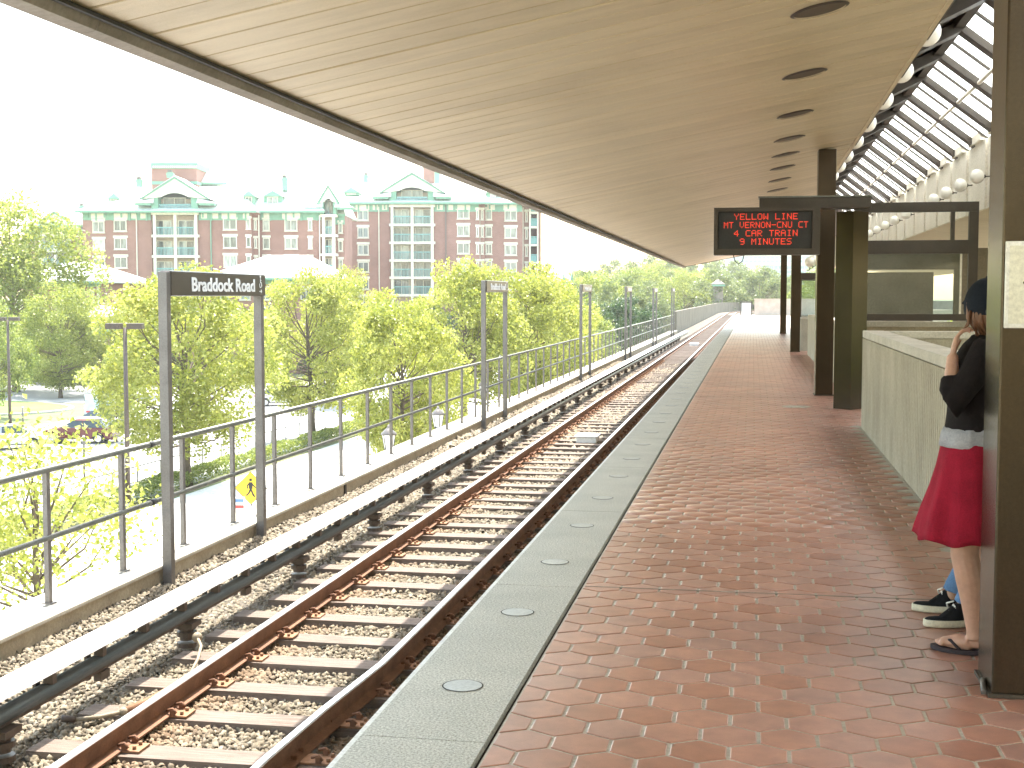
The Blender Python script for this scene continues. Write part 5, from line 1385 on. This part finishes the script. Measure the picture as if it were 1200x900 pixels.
# distant house with pointed teal gables
Hb = Bld("distant_house", "distant brick house with a grey roof and pointed teal dormers right of the apartment block", 250)
Hb.part("wall", m_bwall, (636, 676, 332, None, 0, 12)); Hb.hip(632, 672, 330, 640, 664, 314, -1, 14, "roof", m_roof_grey)
for q in (661, 670.5): 
    Hb.poly("pointed_gable", m_teal, [(q - 3, 333, -1.4), (q + 3, 333, -1.4), (q, 320, -1.4), (q - 3, 333, 2), (q + 3, 333, 2), (q, 320, 2)], [(0, 1, 2), (5, 4, 3), (0, 3, 4, 1), (1, 4, 5, 2), (2, 5, 3, 0)])
    Hb.part("gable_bay", m_bwall, (q - 2.6, q + 2.6, 333.2, None, -1.3, -.05))
Hb.part("chimney", m_post, (639, 645, 309, 318, 2, 4)); Hb.part("skylight_row", m_white, (655, 668, 317.5, 318.6, 4.6, 5))
Ib = Bld("small_tower", "small brick tower with a white pointed top rising from the trees", 260)
Ib.part("wall", m_fascia, (838, 848, 333, None, 0, 2)); Ib.hip(836, 850, 332.5, 842, 844, 327, -.3, 2.3, "roof", m_fascia)
# far office blocks
m_off = M_mottle("pale far office wall", (.52, .54, .56), (.62, .64, .65), .02, .8, .3, bmp=0.0); m_offg = M_flat("far office glass", (.34, .42, .48), .3)
for (nm, lb, D, x0, x1, y0, rows, bands) in (("office_block", "far pale blue glass office block behind the trees, the broader upper one", 560, 852, 985, 299, 6, 4.0), ("office_block", "far cream office block with window rows below the blue one", 470, 886, 960, 310, 4, 5.2), ("office_block", "far low flat roofed office at the left of the cream one", 500, 857, 888, 312, 2, 5)):
    O = Bld(nm, lb, D); O.part("wall", m_off, (x0, x1, y0, None, 0, 30)); O.part("roof_edge", m_cream, (x0 - .5, x1 + .5, y0 - 1, y0 + .8, -.5, 30.5))
    for r_ in range(rows):
        n = int((x1 - x0) / 5)
        for q in range(n):
            a = x0 + 1.2 + q * (x1 - x0 - 1.4) / n
            O.part("window", m_offg, (a, a + (x1 - x0) / n * .72, y0 + 2 + r_ * bands, y0 + 2 + r_ * bands + bands * .55, -.3, -.05))
fresh()

# ================================================================== PEOPLE
def ring_loft(m, rings, n=24, close=True):
    "rings: (centre, half depth along X, half width along Y[, squareness])"
    vs = []
    for rg in rings:
        c, a, b = rg[0], rg[1], rg[2]
        for k in range(n):
            t = 2 * PI * k / n; vs.append((c[0] + a * math.cos(t), c[1] + b * math.sin(t), c[2]))
    fs = [(i * n + k, i * n + (k + 1) % n, (i + 1) * n + (k + 1) % n, (i + 1) * n + k) for i in range(len(rings) - 1) for k in range(n)]
    if close: fs += [tuple(range(n))[::-1], tuple(range((len(rings) - 1) * n, len(rings) * n))]
    m.add(vs, fs, True)
def organic(o, voxel=0.007, it=3):
    r = o.modifiers.new('remesh', 'REMESH'); r.mode = 'VOXEL'; r.voxel_size = voxel; r.use_smooth_shade = True
    s = o.modifiers.new('smooth', 'SMOOTH'); s.iterations = it; s.factor = 0.5
    return o
def head_verts(m, c, F, s=1.0):
    "skull, face, nose, chin and ears of one head; F horizontal facing direction"
    F = Vector((F[0], F[1], 0)).normalized(); S = Vector((-F.y, F.x, 0)); c = Vector(c)
    nu, nv = 40, 30; vs = []; fs = []
    for j in range(nv + 1):
        th = PI * j / nv
        for i in range(nu):
            ph = 2 * PI * i / nu
            f, sd, u = math.sin(th) * math.cos(ph), math.sin(th) * math.sin(ph), math.cos(th)
            df, ds, du = .092, .074, .118
            w = 1.0
            if u < 0: w = 1 - .34 * (-u) ** 1.5
            x = f * df; y = sd * ds * w; z = u * du
            if f > 0 and u < .1: x = f * df * (1.0 + .04 * math.exp(-((u + .75) / .18) ** 2))
            if f < 0 and u < -.2: x *= 1 - .55 * min((-u - .2) / .8, 1)
            g = lambda uu, ss, wu, ws: math.exp(-((u - uu) / wu) ** 2 - ((sd - ss) / ws) ** 2) if f > 0 else 0
            x += .021 * g(-.16, 0, .11, .12) + .010 * g(.02, 0, .14, .09) - .010 * (g(.06, .38, .10, .16) + g(.06, -.38, .10, .16)) + .006 * g(-.45, 0, .05, .22) + .007 * g(-.82, 0, .12, .25) + .005 * g(.22, 0, .07, .5)
            vs.append(c + (F * x + S * y + Vector((0, 0, z))) * s)
    fs = [(j * nu + i, (j + 1) * nu + i, (j + 1) * nu + (i + 1) % nu, j * nu + (i + 1) % nu) for j in range(nv) for i in range(nu)]
    m.add(vs, fs, True)
    for sg in (-1, 1):
        m.sphere(c + (S * sg * .076 - F * .008 + Vector((0, 0, -.004))) * s, .03 * s, 10, 8, (.62, .42, 1.0), Matrix((F, S, (0, 0, 1))).transposed())
def face_bits(t, c, F, s=1.0, brow=None):
    F = Vector((F[0], F[1], 0)).normalized(); S = Vector((-F.y, F.x, 0)); c = Vector(c)
    m_eye = M_flat("eye white", (.75, .75, .72), .2); m_lip = M_flat("lips", (.42, .16, .14), .5)
    for sg in (-1, 1):
        m = MB(); m.sphere(c + (F * .076 + S * sg * .030 + Vector((0, 0, .006))) * s, .0115 * s, 10, 8); e = m.build("eye", m_eye, t)
        m = MB(); m.sphere(c + (F * .0855 + S * sg * .030 + Vector((0, 0, .006))) * s, .005 * s, 8, 6); m.build("iris", m_black, e)
        m = MB(); m.tube([c + (F * .090 + S * sg * .016 + Vector((0, 0, .024))) * s, c + (F * .086 + S * sg * .034 + Vector((0, 0, .028))) * s, c + (F * .074 + S * sg * .050 + Vector((0, 0, .022))) * s], .0035 * s, 6); m.build("eyebrow", brow, t)
    m = MB(); m.tube([c + (F * .083 + S * -.024 + Vector((0, 0, -.056))) * s, c + (F * .094 + Vector((0, 0, -.053))) * s, c + (F * .083 + S * .024 + Vector((0, 0, -.056))) * s], [.003, .006, .003], 8); m.build("mouth", m_lip, t)
def fingers(m, wrist, d, n, curl, s=1.0, thumb=1, lens=(.038, .042, .040, .032)):
    "palm and five fingers. d pointing along the hand, n out of the back of the hand, curl in radians per joint"
    d = Vector(d).normalized(); n = Vector(n); n = (n - d * n.dot(d)).normalized(); sd = d.cross(n) * thumb; w = Vector(wrist)
    for k, off in enumerate((-.027, -.009, .009, .027)):
        m.tube([w + sd * off * .5, w + d * .045 * s + sd * off * .9 * s, w + d * .085 * s + sd * off * s], [.013 * s, .0145 * s, .011 * s], 8)
        p = w + d * .085 * s + sd * off * s; dd = d.copy(); pts = [p]; L = lens[k] * s
        for j, q in enumerate((1.0, .68, .55)):
            a = curl * (0.75 + .25 * j + .08 * k); dd = (dd * math.cos(a) - n * math.sin(a)).normalized()
            nn_ = n; n2 = (n - dd * n.dot(dd)).normalized(); n = n2
            p = p + dd * L * q; pts.append(p)
        m.tube(pts, [.0095 * s, .0088 * s, .008 * s, .0062 * s], 8)
        n = Vector(n); n = (d.cross(sd) * -thumb) * -1 if False else (sd.cross(d) * thumb).normalized() * -1 if False else (w * 0 + (d.cross(sd * thumb)) * -1).normalized()
    b = w + d * .022 * s + sd * -.026 * s
    t1 = b + (d * .6 - sd * .8).normalized() * .034 * s - n * .006; t2 = t1 + (d * .9 - sd * .2 - n * .3).normalized() * .03 * s; t3 = t2 + (d * .9 + sd * .25 - n * .4).normalized() * .022 * s
    m.tube([b, t1, t2, t3], [.014 * s, .0115 * s, .0095 * s, .007 * s], 8)
def skin(name, c):
    m, nt, b = mat_new(name); n = noise(nt, 30, 3, objvec(nt, (1, 1, 1), "Position"))
    nt.links.new(ramp(nt, n, [(.3, tuple(x * .9 for x in c)), (.7, tuple(x * 1.08 for x in c))]), b.inputs["Base Color"])
    b.inputs["Roughness"].default_value = .5; b.inputs["Subsurface Weight"].default_value = .12; b.inputs["Subsurface Scale"].default_value = .02; b.inputs["Subsurface Radius"].default_value = (1, .4, .2)
    return m
m_skin = skin("fair skin", (.50, .29, .215)); m_skin2 = skin("tan skin", (.42, .25, .18))
def cloth(name, c, sc=120, amt=.25):
    m, nt, b = mat_new(name); v = objvec(nt, (1, 1, 1), "Position"); n = noise(nt, sc, 3, v); n2 = noise(nt, 9, 3, v)
    g = mix(nt, .5, n, n2)
    nt.links.new(ramp(nt, g, [(.3, tuple(x * (1 - amt) for x in c)), (.7, tuple(x * (1 + amt) for x in c))]), b.inputs["Base Color"]); b.inputs["Roughness"].default_value = .95
    b.inputs["Specular IOR Level"].default_value = .15; bump(nt, b, g, .4, .01); return m
m_top = cloth("black knit", (.016, .013, .014)); m_under = cloth("pale grey vest", (.33, .33, .36)); m_skirt = cloth("red corduroy", (.26, .012, .03), 200, .35)
m_cap = cloth("navy cap", (.014, .018, .026)); m_hair = M_mottle("auburn hair", (.10, .045, .022), (.24, .11, .055), 40, .5, 200, sc=(1, 1, .15), bmp=.4)
m_sole = M_flat("dark sandal sole", (.03, .02, .028), .7); m_jeans = cloth("blue denim", (.11, .20, .36), 160, .3); m_canvas = cloth("black canvas", (.014, .014, .016)); m_rubber = M_flat("off white rubber", (.62, .58, .46), .5)
m_shirt2 = cloth("grey shirt", (.14, .15, .17)); m_hair2 = M_mottle("dark hair", (.03, .02, .015), (.06, .04, .03), 40, .5, 200)
W = thing("person", "person in a black top, red skirt, navy cap and flip flops beside the nearest column", "person", (0, 0, 0))
YC = 5.95; HC = (.990, 5.955, 1.508); HF = (-.42, .90)
b = MB()
ring_loft(b, [((.955, YC, .72), .10, .155), ((.945, YC, .80), .115, .17), ((.94, YC, .88), .113, .165), ((.935, YC, .96), .097, .138), ((.937, YC, 1.04), .088, .122), ((.948, YC, 1.12), .096, .130), ((.955, YC, 1.20), .108, .142), ((.968, YC, 1.28), .098, .158), ((.985, YC, 1.345), .068, .15), ((.99, YC, 1.375), .05, .085), ((.99, YC, 1.40), .047, .052), ((.992, YC, 1.47), .045, .047)])
for sg in (-1, 1): b.sphere((.885, YC + sg * .062, 1.205), .048, 12, 10)
head_verts(b, HC, HF, 1.0)
def leg(b, pts, rr): b.tube(pts, rr, 14)
leg(b, [(.950, 5.875, .80), (.925, 5.875, .62), (.912, 5.885, .50), (.910, 5.888, .44), (.934, 5.890, .34), (.950, 5.895, .22), (.962, 5.90, .11), (.964, 5.90, .07)], [.092, .078, .062, .058, .060, .047, .036, .037])
leg(b, [(.975, 6.03, .80), (1.01, 6.04, .62), (1.03, 6.05, .50), (1.035, 6.05, .44), (1.075, 6.05, .34), (1.10, 6.055, .22), (1.115, 6.06, .11), (1.115, 6.06, .07)], [.092, .078, .062, .058, .060, .047, .036, .037])
def bare_foot(b, heel, toe, z0=.022):
    h = Vector((*heel, 0)); t = Vector((*toe, 0)); d = (t - h).normalized(); L = (t - h).length; s_ = Vector((-d.y, d.x, 0))
    for u0, u1, w, hh in ((.0, .45, .030, .05), (.2, .8, .040, .034)):
        b.tube([h + d * L * (u0 + .06) + Vector((0, 0, z0 + hh * .6)), h + d * L * ((u0 + u1) / 2) + Vector((0, 0, z0 + hh * .62)), h + d * L * u1 + Vector((0, 0, z0 + .016))], [w * .85, w, w * .5], 12)
    for sg in (-.018, .018): b.tube([h + d * L * .3 + s_ * sg + Vector((0, 0, z0 + .03)), h + d * L * .82 + s_ * sg + Vector((0, 0, z0 + .016))], [.024, .018], 10)
    for k in range(5):
        o_ = -.034 + .017 * k; ln = [.215, .222, .218, .208, .194][k] / .24
        b.tube([h + d * L * .76 + s_ * o_ + Vector((0, 0, z0 + .016)), h + d * L * ln * .97 + s_ * o_ * 1.05 + Vector((0, 0, z0 + .013)), h + d * L * ln * 1.06 + s_ * o_ * 1.05 + Vector((0, 0, z0 + .009))], [.011, .0105 if k else .013, .007], 8)
    return d, s_, L, h
f1 = bare_foot(b, (1.005, 5.905), (.80, 5.985)); f2 = bare_foot(b, (1.155, 6.06), (.955, 6.13))
# arms
SHL, ELL, WRL = Vector((.985, 5.805, 1.325)), Vector((.822, 5.765, 1.088)), Vector((.838, 5.855, 1.298))
b.tube([SHL, SHL.lerp(ELL, .5), ELL, ELL.lerp(WRL, .35), WRL], [.047, .042, .036, .036, .024], 12)
fingers(b, WRL, (.22, .18, .95), (-.9, .1, .3), .55, .95, 1)
b.tube([(.99, 6.095, 1.325), (1.01, 6.14, 1.2), (1.01, 6.16, 1.06), (1.0, 6.15, .95), (.985, 6.14, .84)], [.047, .042, .036, .033, .024], 12)
fingers(b, (.985, 6.14, .84), (-.05, 0, -1), (0, 1, 0), .35, .95, 1)
body = b.build("body", m_skin, W); organic(body, .006, 3)
face_bits(W, HC, HF, 1.0, m_hair)
m = MB()   # black top with three quarter sleeves
ring_loft(m, [((.940, YC, .968), .116, .16), ((.937, YC, 1.04), .104, .14), ((.948, YC, 1.12), .11, .145), ((.957, YC, 1.20), .124, .158), ((.968, YC, 1.28), .113, .172), ((.982, YC, 1.345), .085, .165), ((.99, YC, 1.372), .066, .11), ((.99, YC, 1.386), .06, .075)])
for sg in (-1, 1): m.sphere((.885, YC + sg * .062, 1.205), .056, 12, 10)
m.tube([SHL + Vector((0, .03, .01)), SHL.lerp(ELL, .5), ELL + Vector((-.006, 0, -.01)), ELL.lerp(WRL, .30), ELL.lerp(WRL, .56)], [.07, .059, .052, .050, .044], 14)
m.tube([(.99, 6.08, 1.335), (1.01, 6.14, 1.2), (1.01, 6.16, 1.06), (1.0, 6.152, .98)], [.07, .06, .05, .046], 14)
organic(m.build("top", m_top, W), .0075, 3)
def shell(m, rings, n, ripple, thick=.006, ph=0.0):
    rows = []
    for (c, a, bb, amp) in rings:
        row = []
        for k in range(n):
            t = 2 * PI * k / n; q = 1 + amp * (math.sin(ripple * t + ph) * .6 + math.sin(ripple * 1.7 * t + 1.3 + c[2] * 9) * .4)
            row.append((c[0] + a * q * math.cos(t), c[1] + bb * q * math.sin(t), c[2] + amp * .12 * math.sin(ripple * t)))
        rows.append(row)
    inner = [[(c[0] + (x - c[0]) * (1 - thick / a), c[1] + (y - c[1]) * (1 - thick / a), z) for (x, y, z) in row] for row, (c, a, bb, amp) in zip(rows, rings)]
    allr = rows + inner[::-1]; vs = [v for r_ in allr for v in r_]; R_ = len(allr)
    fs = [(i * n + k, i * n + (k + 1) % n, ((i + 1) % R_) * n + (k + 1) % n, ((i + 1) % R_) * n + k) for i in range(R_) for k in range(n)]
    m.add(vs, fs, True)
m = MB(); shell(m, [((.935, YC, .905), .131, .171, .006), ((.937, YC, .935), .128, .168, .016), ((.937, YC, .960), .123, .163, .016), ((.938, YC, .985), .114, .154, .01)], 90, 13); m.build("vest_hem", m_under, W)
m = MB(); shell(m, [((.938, YC, .945), .118, .158, .0), ((.940, YC, .90), .128, .178, .005), ((.938, YC, .82), .142, .19, .022), ((.932, YC, .72), .163, .205, .045), ((.925, YC, .62), .187, .225, .062), ((.920, YC, .535), .204, .24, .072), ((.918, YC, .505), .208, .245, .075)], 120, 7, ph=.7); m.build("skirt", m_skirt, W)
# flip flops
for q, (d, s_, L, h) in enumerate((f1, f2)):
    m = MB(); out = []
    for k in range(28):
        t = 2 * PI * k / 28; u = (1 - math.cos(t)) / 2; wd = .034 + .014 * math.sin(min(u, 1) * PI * .8) ** 1.0
        out.append(h + d * (L * 1.12 * u - .016) + s_ * wd * math.sin(t) ** 1 * 1.15)
    n = len(out); vs = [v + Vector((0, 0, z)) for z in (.002, .020) for v in out]
    m.add(vs, [tuple(range(n))[::-1], tuple(range(n, 2 * n))] + [(i, (i + 1) % n, n + (i + 1) % n, n + i) for i in range(n)])
    so = m.build("flip_flop", m_sole, W)
    m = MB(); c = h + d * L * .80 + Vector((0, 0, .045))
    for sg in (-1, 1): m.tube([c, h + d * L * .62 + s_ * sg * .034 + Vector((0, 0, .055)), h + d * L * .42 + s_ * sg * .044 + Vector((0, 0, .018))], .007, 8)
    m.build("strap", m_sole, so)
# cap and hair
Fv = Vector((HF[0], HF[1], 0)).normalized(); Sv = Vector((-Fv.y, Fv.x, 0)); MH = Matrix((Fv, Sv, (0, 0, 1))).transposed(); hc = Vector(HC)
m = MB(); m.sphere(hc - Fv * .006 + Vector((0, 0, .0)), .108, 28, 16, (1.02, .86, 1.13), MH, 0.0, .60)
cp_ = m.build("cap", m_cap, W); so_ = cp_.modifiers.new('solid', 'SOLIDIFY'); so_.thickness = .006
m = MB(); br = []
for k in range(13):
    a = -PI / 2 * .78 + PI * .78 * k / 12
    for rr_, dz in ((.098, .0), (.098 + .050 * math.cos(a * .95), -.012 - .02 * abs(math.sin(a)))): br.append(hc + Fv * (rr_ * math.cos(a)) + Sv * (.085 * math.sin(a)) + Vector((0, 0, .035 + dz)))
m.add(br, [(2 * i, 2 * i + 1, 2 * i + 3, 2 * i + 2) for i in range(12)], True); o_ = m.build("cap_brim", m_cap, cp_); o_.modifiers.new('solid', 'SOLIDIFY').thickness = .005
m = MB(); m.sphere(hc + Vector((0, 0, .122)), .008, 8, 6); m.build("cap_button", m_cap, cp_)
m = MB(); m.tube([hc + Fv * -.102 + Sv * y_ + Vector((0, 0, -.018 - abs(y_) * .1)) for y_ in (-.07, -.035, 0, .035, .07)], .012, 8); m.build("cap_strap", m_black, cp_)
hr = random.Random(3); m = MB()
for k in range(46):
    a = hr.uniform(PI * .45, PI * 1.55)
    p0 = hc + Fv * (.094 * math.cos(a)) + Sv * (.080 * math.sin(a)) + Vector((0, 0, hr.uniform(-.01, .02)))
    p1 = hc + Fv * (.100 * math.cos(a) * .96) + Sv * (.084 * math.sin(a)) + Vector((0, 0, -.05))
    tgt = hc + Fv * (-.050 + hr.uniform(-.02, .02)) + Sv * (.075 * math.sin(a) * .7 + hr.uniform(-.01, .01)) + Vector((hr.uniform(-.01, .01), 0, -.115 - hr.uniform(0, .03)))
    m.tube([p0, p1, tgt], [.012, .011, .004], 6)
hair = m.build("hair", m_hair, W)
m = MB()
for k in range(9):
    u = hr.uniform(-.012, .012)
    m.tube([hc + Vector((-.075, -.045 + u, -.02)), Vector((.905, 5.905 + u, 1.435 + u)), Vector((.885 + u * .4, 5.905, 1.405)), Vector((.868, 5.895 + u * .5, 1.385 + u))], [.006, .004, .003, .002], 5)
m.build("hair_strand", m_hair, W)
# ---- the other person, mostly hidden
Q = thing("person", "mostly hidden person behind the woman and column, only jeans and black sneakers showing", "person", (0, 0, 0))
b = MB(); YQ = 6.52; QX = 1.175; QH = (1.27, 6.52, 1.56)
ring_loft(b, [((QX, YQ, .78), .095, .15), ((QX, YQ, .88), .105, .165), ((QX, YQ, 1.0), .095, .145), ((QX, YQ, 1.12), .095, .15), ((QX + .005, YQ, 1.25), .10, .17), ((QX + .015, YQ, 1.37), .085, .18), ((QX + .025, YQ, 1.43), .06, .12), ((QX + .05, YQ, 1.46), .052, .055), ((QX + .085, YQ, 1.53), .05, .05)])
head_verts(b, QH, (-1, .1), .98)
b.tube([(1.18, 6.34, 1.37), (1.20, 6.28, 1.2), (1.20, 6.27, 1.06), (1.16, 6.28, .93), (1.11, 6.30, .82)], [.05, .045, .038, .034, .025], 12); fingers(b, (1.11, 6.30, .82), (-.1, 0, -1), (0, -1, 0), .35, 1.0, 1)
b.tube([(1.18, 6.70, 1.37), (1.20, 6.76, 1.2), (1.20, 6.77, 1.06), (1.16, 6.76, .93), (1.11, 6.74, .82)], [.05, .045, .038, .034, .025], 12); fingers(b, (1.11, 6.74, .82), (-.1, 0, -1), (0, 1, 0), .35, 1.0, -1)
for pts in ([(1.18, 6.43, .85), (1.13, 6.44, .48), (1.0, 6.42, .12), (.99, 6.42, .07)], [(1.18, 6.6, .85), (1.14, 6.62, .48), (.985, 6.68, .12), (.975, 6.68, .07)]): b.tube(pts, [.08, .055, .036, .034], 12)
organic(b.build("body", m_skin2, Q), .008, 3); face_bits(Q, QH, (-1, .1), .98, m_hair2)
m = MB(); ring_loft(m, [((QX, YQ, .80), .11, .165), ((QX, YQ, .90), .115, .175), ((QX, YQ, .99), .105, .155)])
for pts in ([(1.18, 6.44, .84), (1.16, 6.44, .66), (1.13, 6.44, .48), (1.07, 6.43, .30), (1.01, 6.42, .14), (1.00, 6.42, .105)], [(1.18, 6.60, .84), (1.17, 6.61, .66), (1.14, 6.62, .48), (1.07, 6.65, .30), (.995, 6.68, .14), (.985, 6.68, .105)]): m.tube(pts, [.095, .080, .066, .056, .050, .054], 14)
organic(m.build("jeans", m_jeans, Q), .009, 2)
m = MB(); ring_loft(m, [((QX, YQ, .93), .118, .175), ((QX, YQ, 1.0), .112, .165), ((QX, YQ, 1.12), .110, .168), ((QX + .005, YQ, 1.25), .115, .188), ((QX + .015, YQ, 1.37), .10, .195), ((QX + .025, YQ, 1.43), .072, .13), ((QX + .03, YQ, 1.45), .062, .075)])
m.tube([(1.18, 6.36, 1.37), (1.20, 6.28, 1.2), (1.20, 6.27, 1.10)], [.068, .06, .056], 12); m.tube([(1.18, 6.68, 1.37), (1.20, 6.76, 1.2), (1.20, 6.77, 1.10)], [.068, .06, .056], 12)
organic(m.build("shirt", m_shirt2, Q), .009, 2)
m = MB(); m.sphere(Vector(QH) + Vector((.012, 0, .02)), .1, 20, 12, (1.04, .86, 1.1), None, 0, .55); hh_ = m.build("hair", m_hair2, Q); hh_.modifiers.new('solid', 'SOLIDIFY').thickness = .01
def sneaker(par, heel, toe):
    h = Vector((*heel, 0)); t = Vector((*toe, 0)); d = (t - h).normalized(); L = (t - h).length; s_ = Vector((-d.y, d.x, 0))
    def outline(sc, n=32):
        o = []
        for k in range(n):
            a = 2 * PI * k / n; u = (1 - math.cos(a)) / 2; w = (.034 + .013 * math.sin(u * PI * .85)) * (abs(math.sin(a)) ** .7) * (1 if math.sin(a) > 0 else -1)
            o.append((u, w * sc))
        return o
    m = MB(); n = 32; rows = []
    for sc, z in ((1.08, .004), (1.12, .012), (1.10, .034), (1.04, .037)):
        rows.append([h + d * (L * (.5 + (u - .5) * (1 + (sc - 1) * .3))) + s_ * w + Vector((0, 0, z)) for u, w in outline(sc)])
    vs = [v for r_ in rows for v in r_]; fs = [(i * n + k, i * n + (k + 1) % n, (i + 1) * n + (k + 1) % n, (i + 1) * n + k) for i in range(3) for k in range(n)] + [tuple(range(n))[::-1], tuple(range(3 * n, 4 * n))]
    m.add(vs, fs, True); sh_ = m.build("sneaker", m_rubber, par)
    m = MB(); rows = []
    for v in range(6):
        q = v / 5
        row = []
        for u, w in outline(1.02):
            top = .118 - .0 * u if u < .36 else max(.118 - (u - .36) * .135 / .36, .046) if u < .85 else .046
            z = .036 + (top - .036) * q
            sh = 1 - .52 * q ** 1.6 if u > .3 else 1 - .22 * q
            uu = .5 + (u - .5) * (1 - .03 * q - (.10 * q if u > .8 else 0))
            row.append(h + d * L * uu + s_ * w * sh + Vector((0, 0, z)))
        rows.append(row)
    vs = [v for r_ in rows for v in r_]; fs = [(i * n + k, i * n + (k + 1) % n, (i + 1) * n + (k + 1) % n, (i + 1) * n + k) for i in range(5) for k in range(n)] + [tuple(range(5 * n, 6 * n))]
    m.add(vs, fs, True); m.build("upper", m_canvas, sh_)
    m = MB()
    for k in range(5):
        u = .42 + .08 * k; z = .118 - (u - .36) * .135 / .36 + .006
        m.tube([h + d * L * u + s_ * -.022 + Vector((0, 0, z - .012)), h + d * L * (u + .02) + Vector((0, 0, z + .002)), h + d * L * u + s_ * .022 + Vector((0, 0, z - .012))], .0042, 6)
    m.tube([h + d * L * .42 + s_ * -.01 + Vector((0, 0, .118)), h + d * L * .50 + s_ * -.045 + Vector((0, 0, .10)), h + d * L * .46 + s_ * -.05 + Vector((0, 0, .07))], .0042, 6)
    m.build("laces", m_white, sh_)
    m = MB(); m.tube([h + d * L * (.55 + .0) + s_ * -.047 + Vector((0, 0, .045)), h + d * L * .35 + s_ * -.042 + Vector((0, 0, .075)), h + d * L * .15 + s_ * -.036 + Vector((0, 0, .05))], .003, 6); m.build("side_stripe", m_rubber, sh_)
sneaker(Q, (1.05, 6.43), (.812, 6.375)); sneaker(Q, (1.035, 6.68), (.795, 6.70))

# ================================================================== HAZE
m = MB(); m.box(-320, 420, -30, 640, G - 1.2, 62)
m_haze = bpy.data.materials.new("haze"); m_haze.use_nodes = True; nt = m_haze.node_tree; nt.nodes.clear()
o_ = nt.nodes.new("ShaderNodeOutputMaterial"); pv = nt.nodes.new("ShaderNodeVolumePrincipled")
pv.inputs["Color"].default_value = (0.93, 0.94, 0.92, 1); pv.inputs["Density"].default_value = HAZE; pv.inputs["Anisotropy"].default_value = 0.35
nt.links.new(pv.outputs[0], o_.inputs["Volume"])
m.build("haze", m_haze, None, kind='stuff')
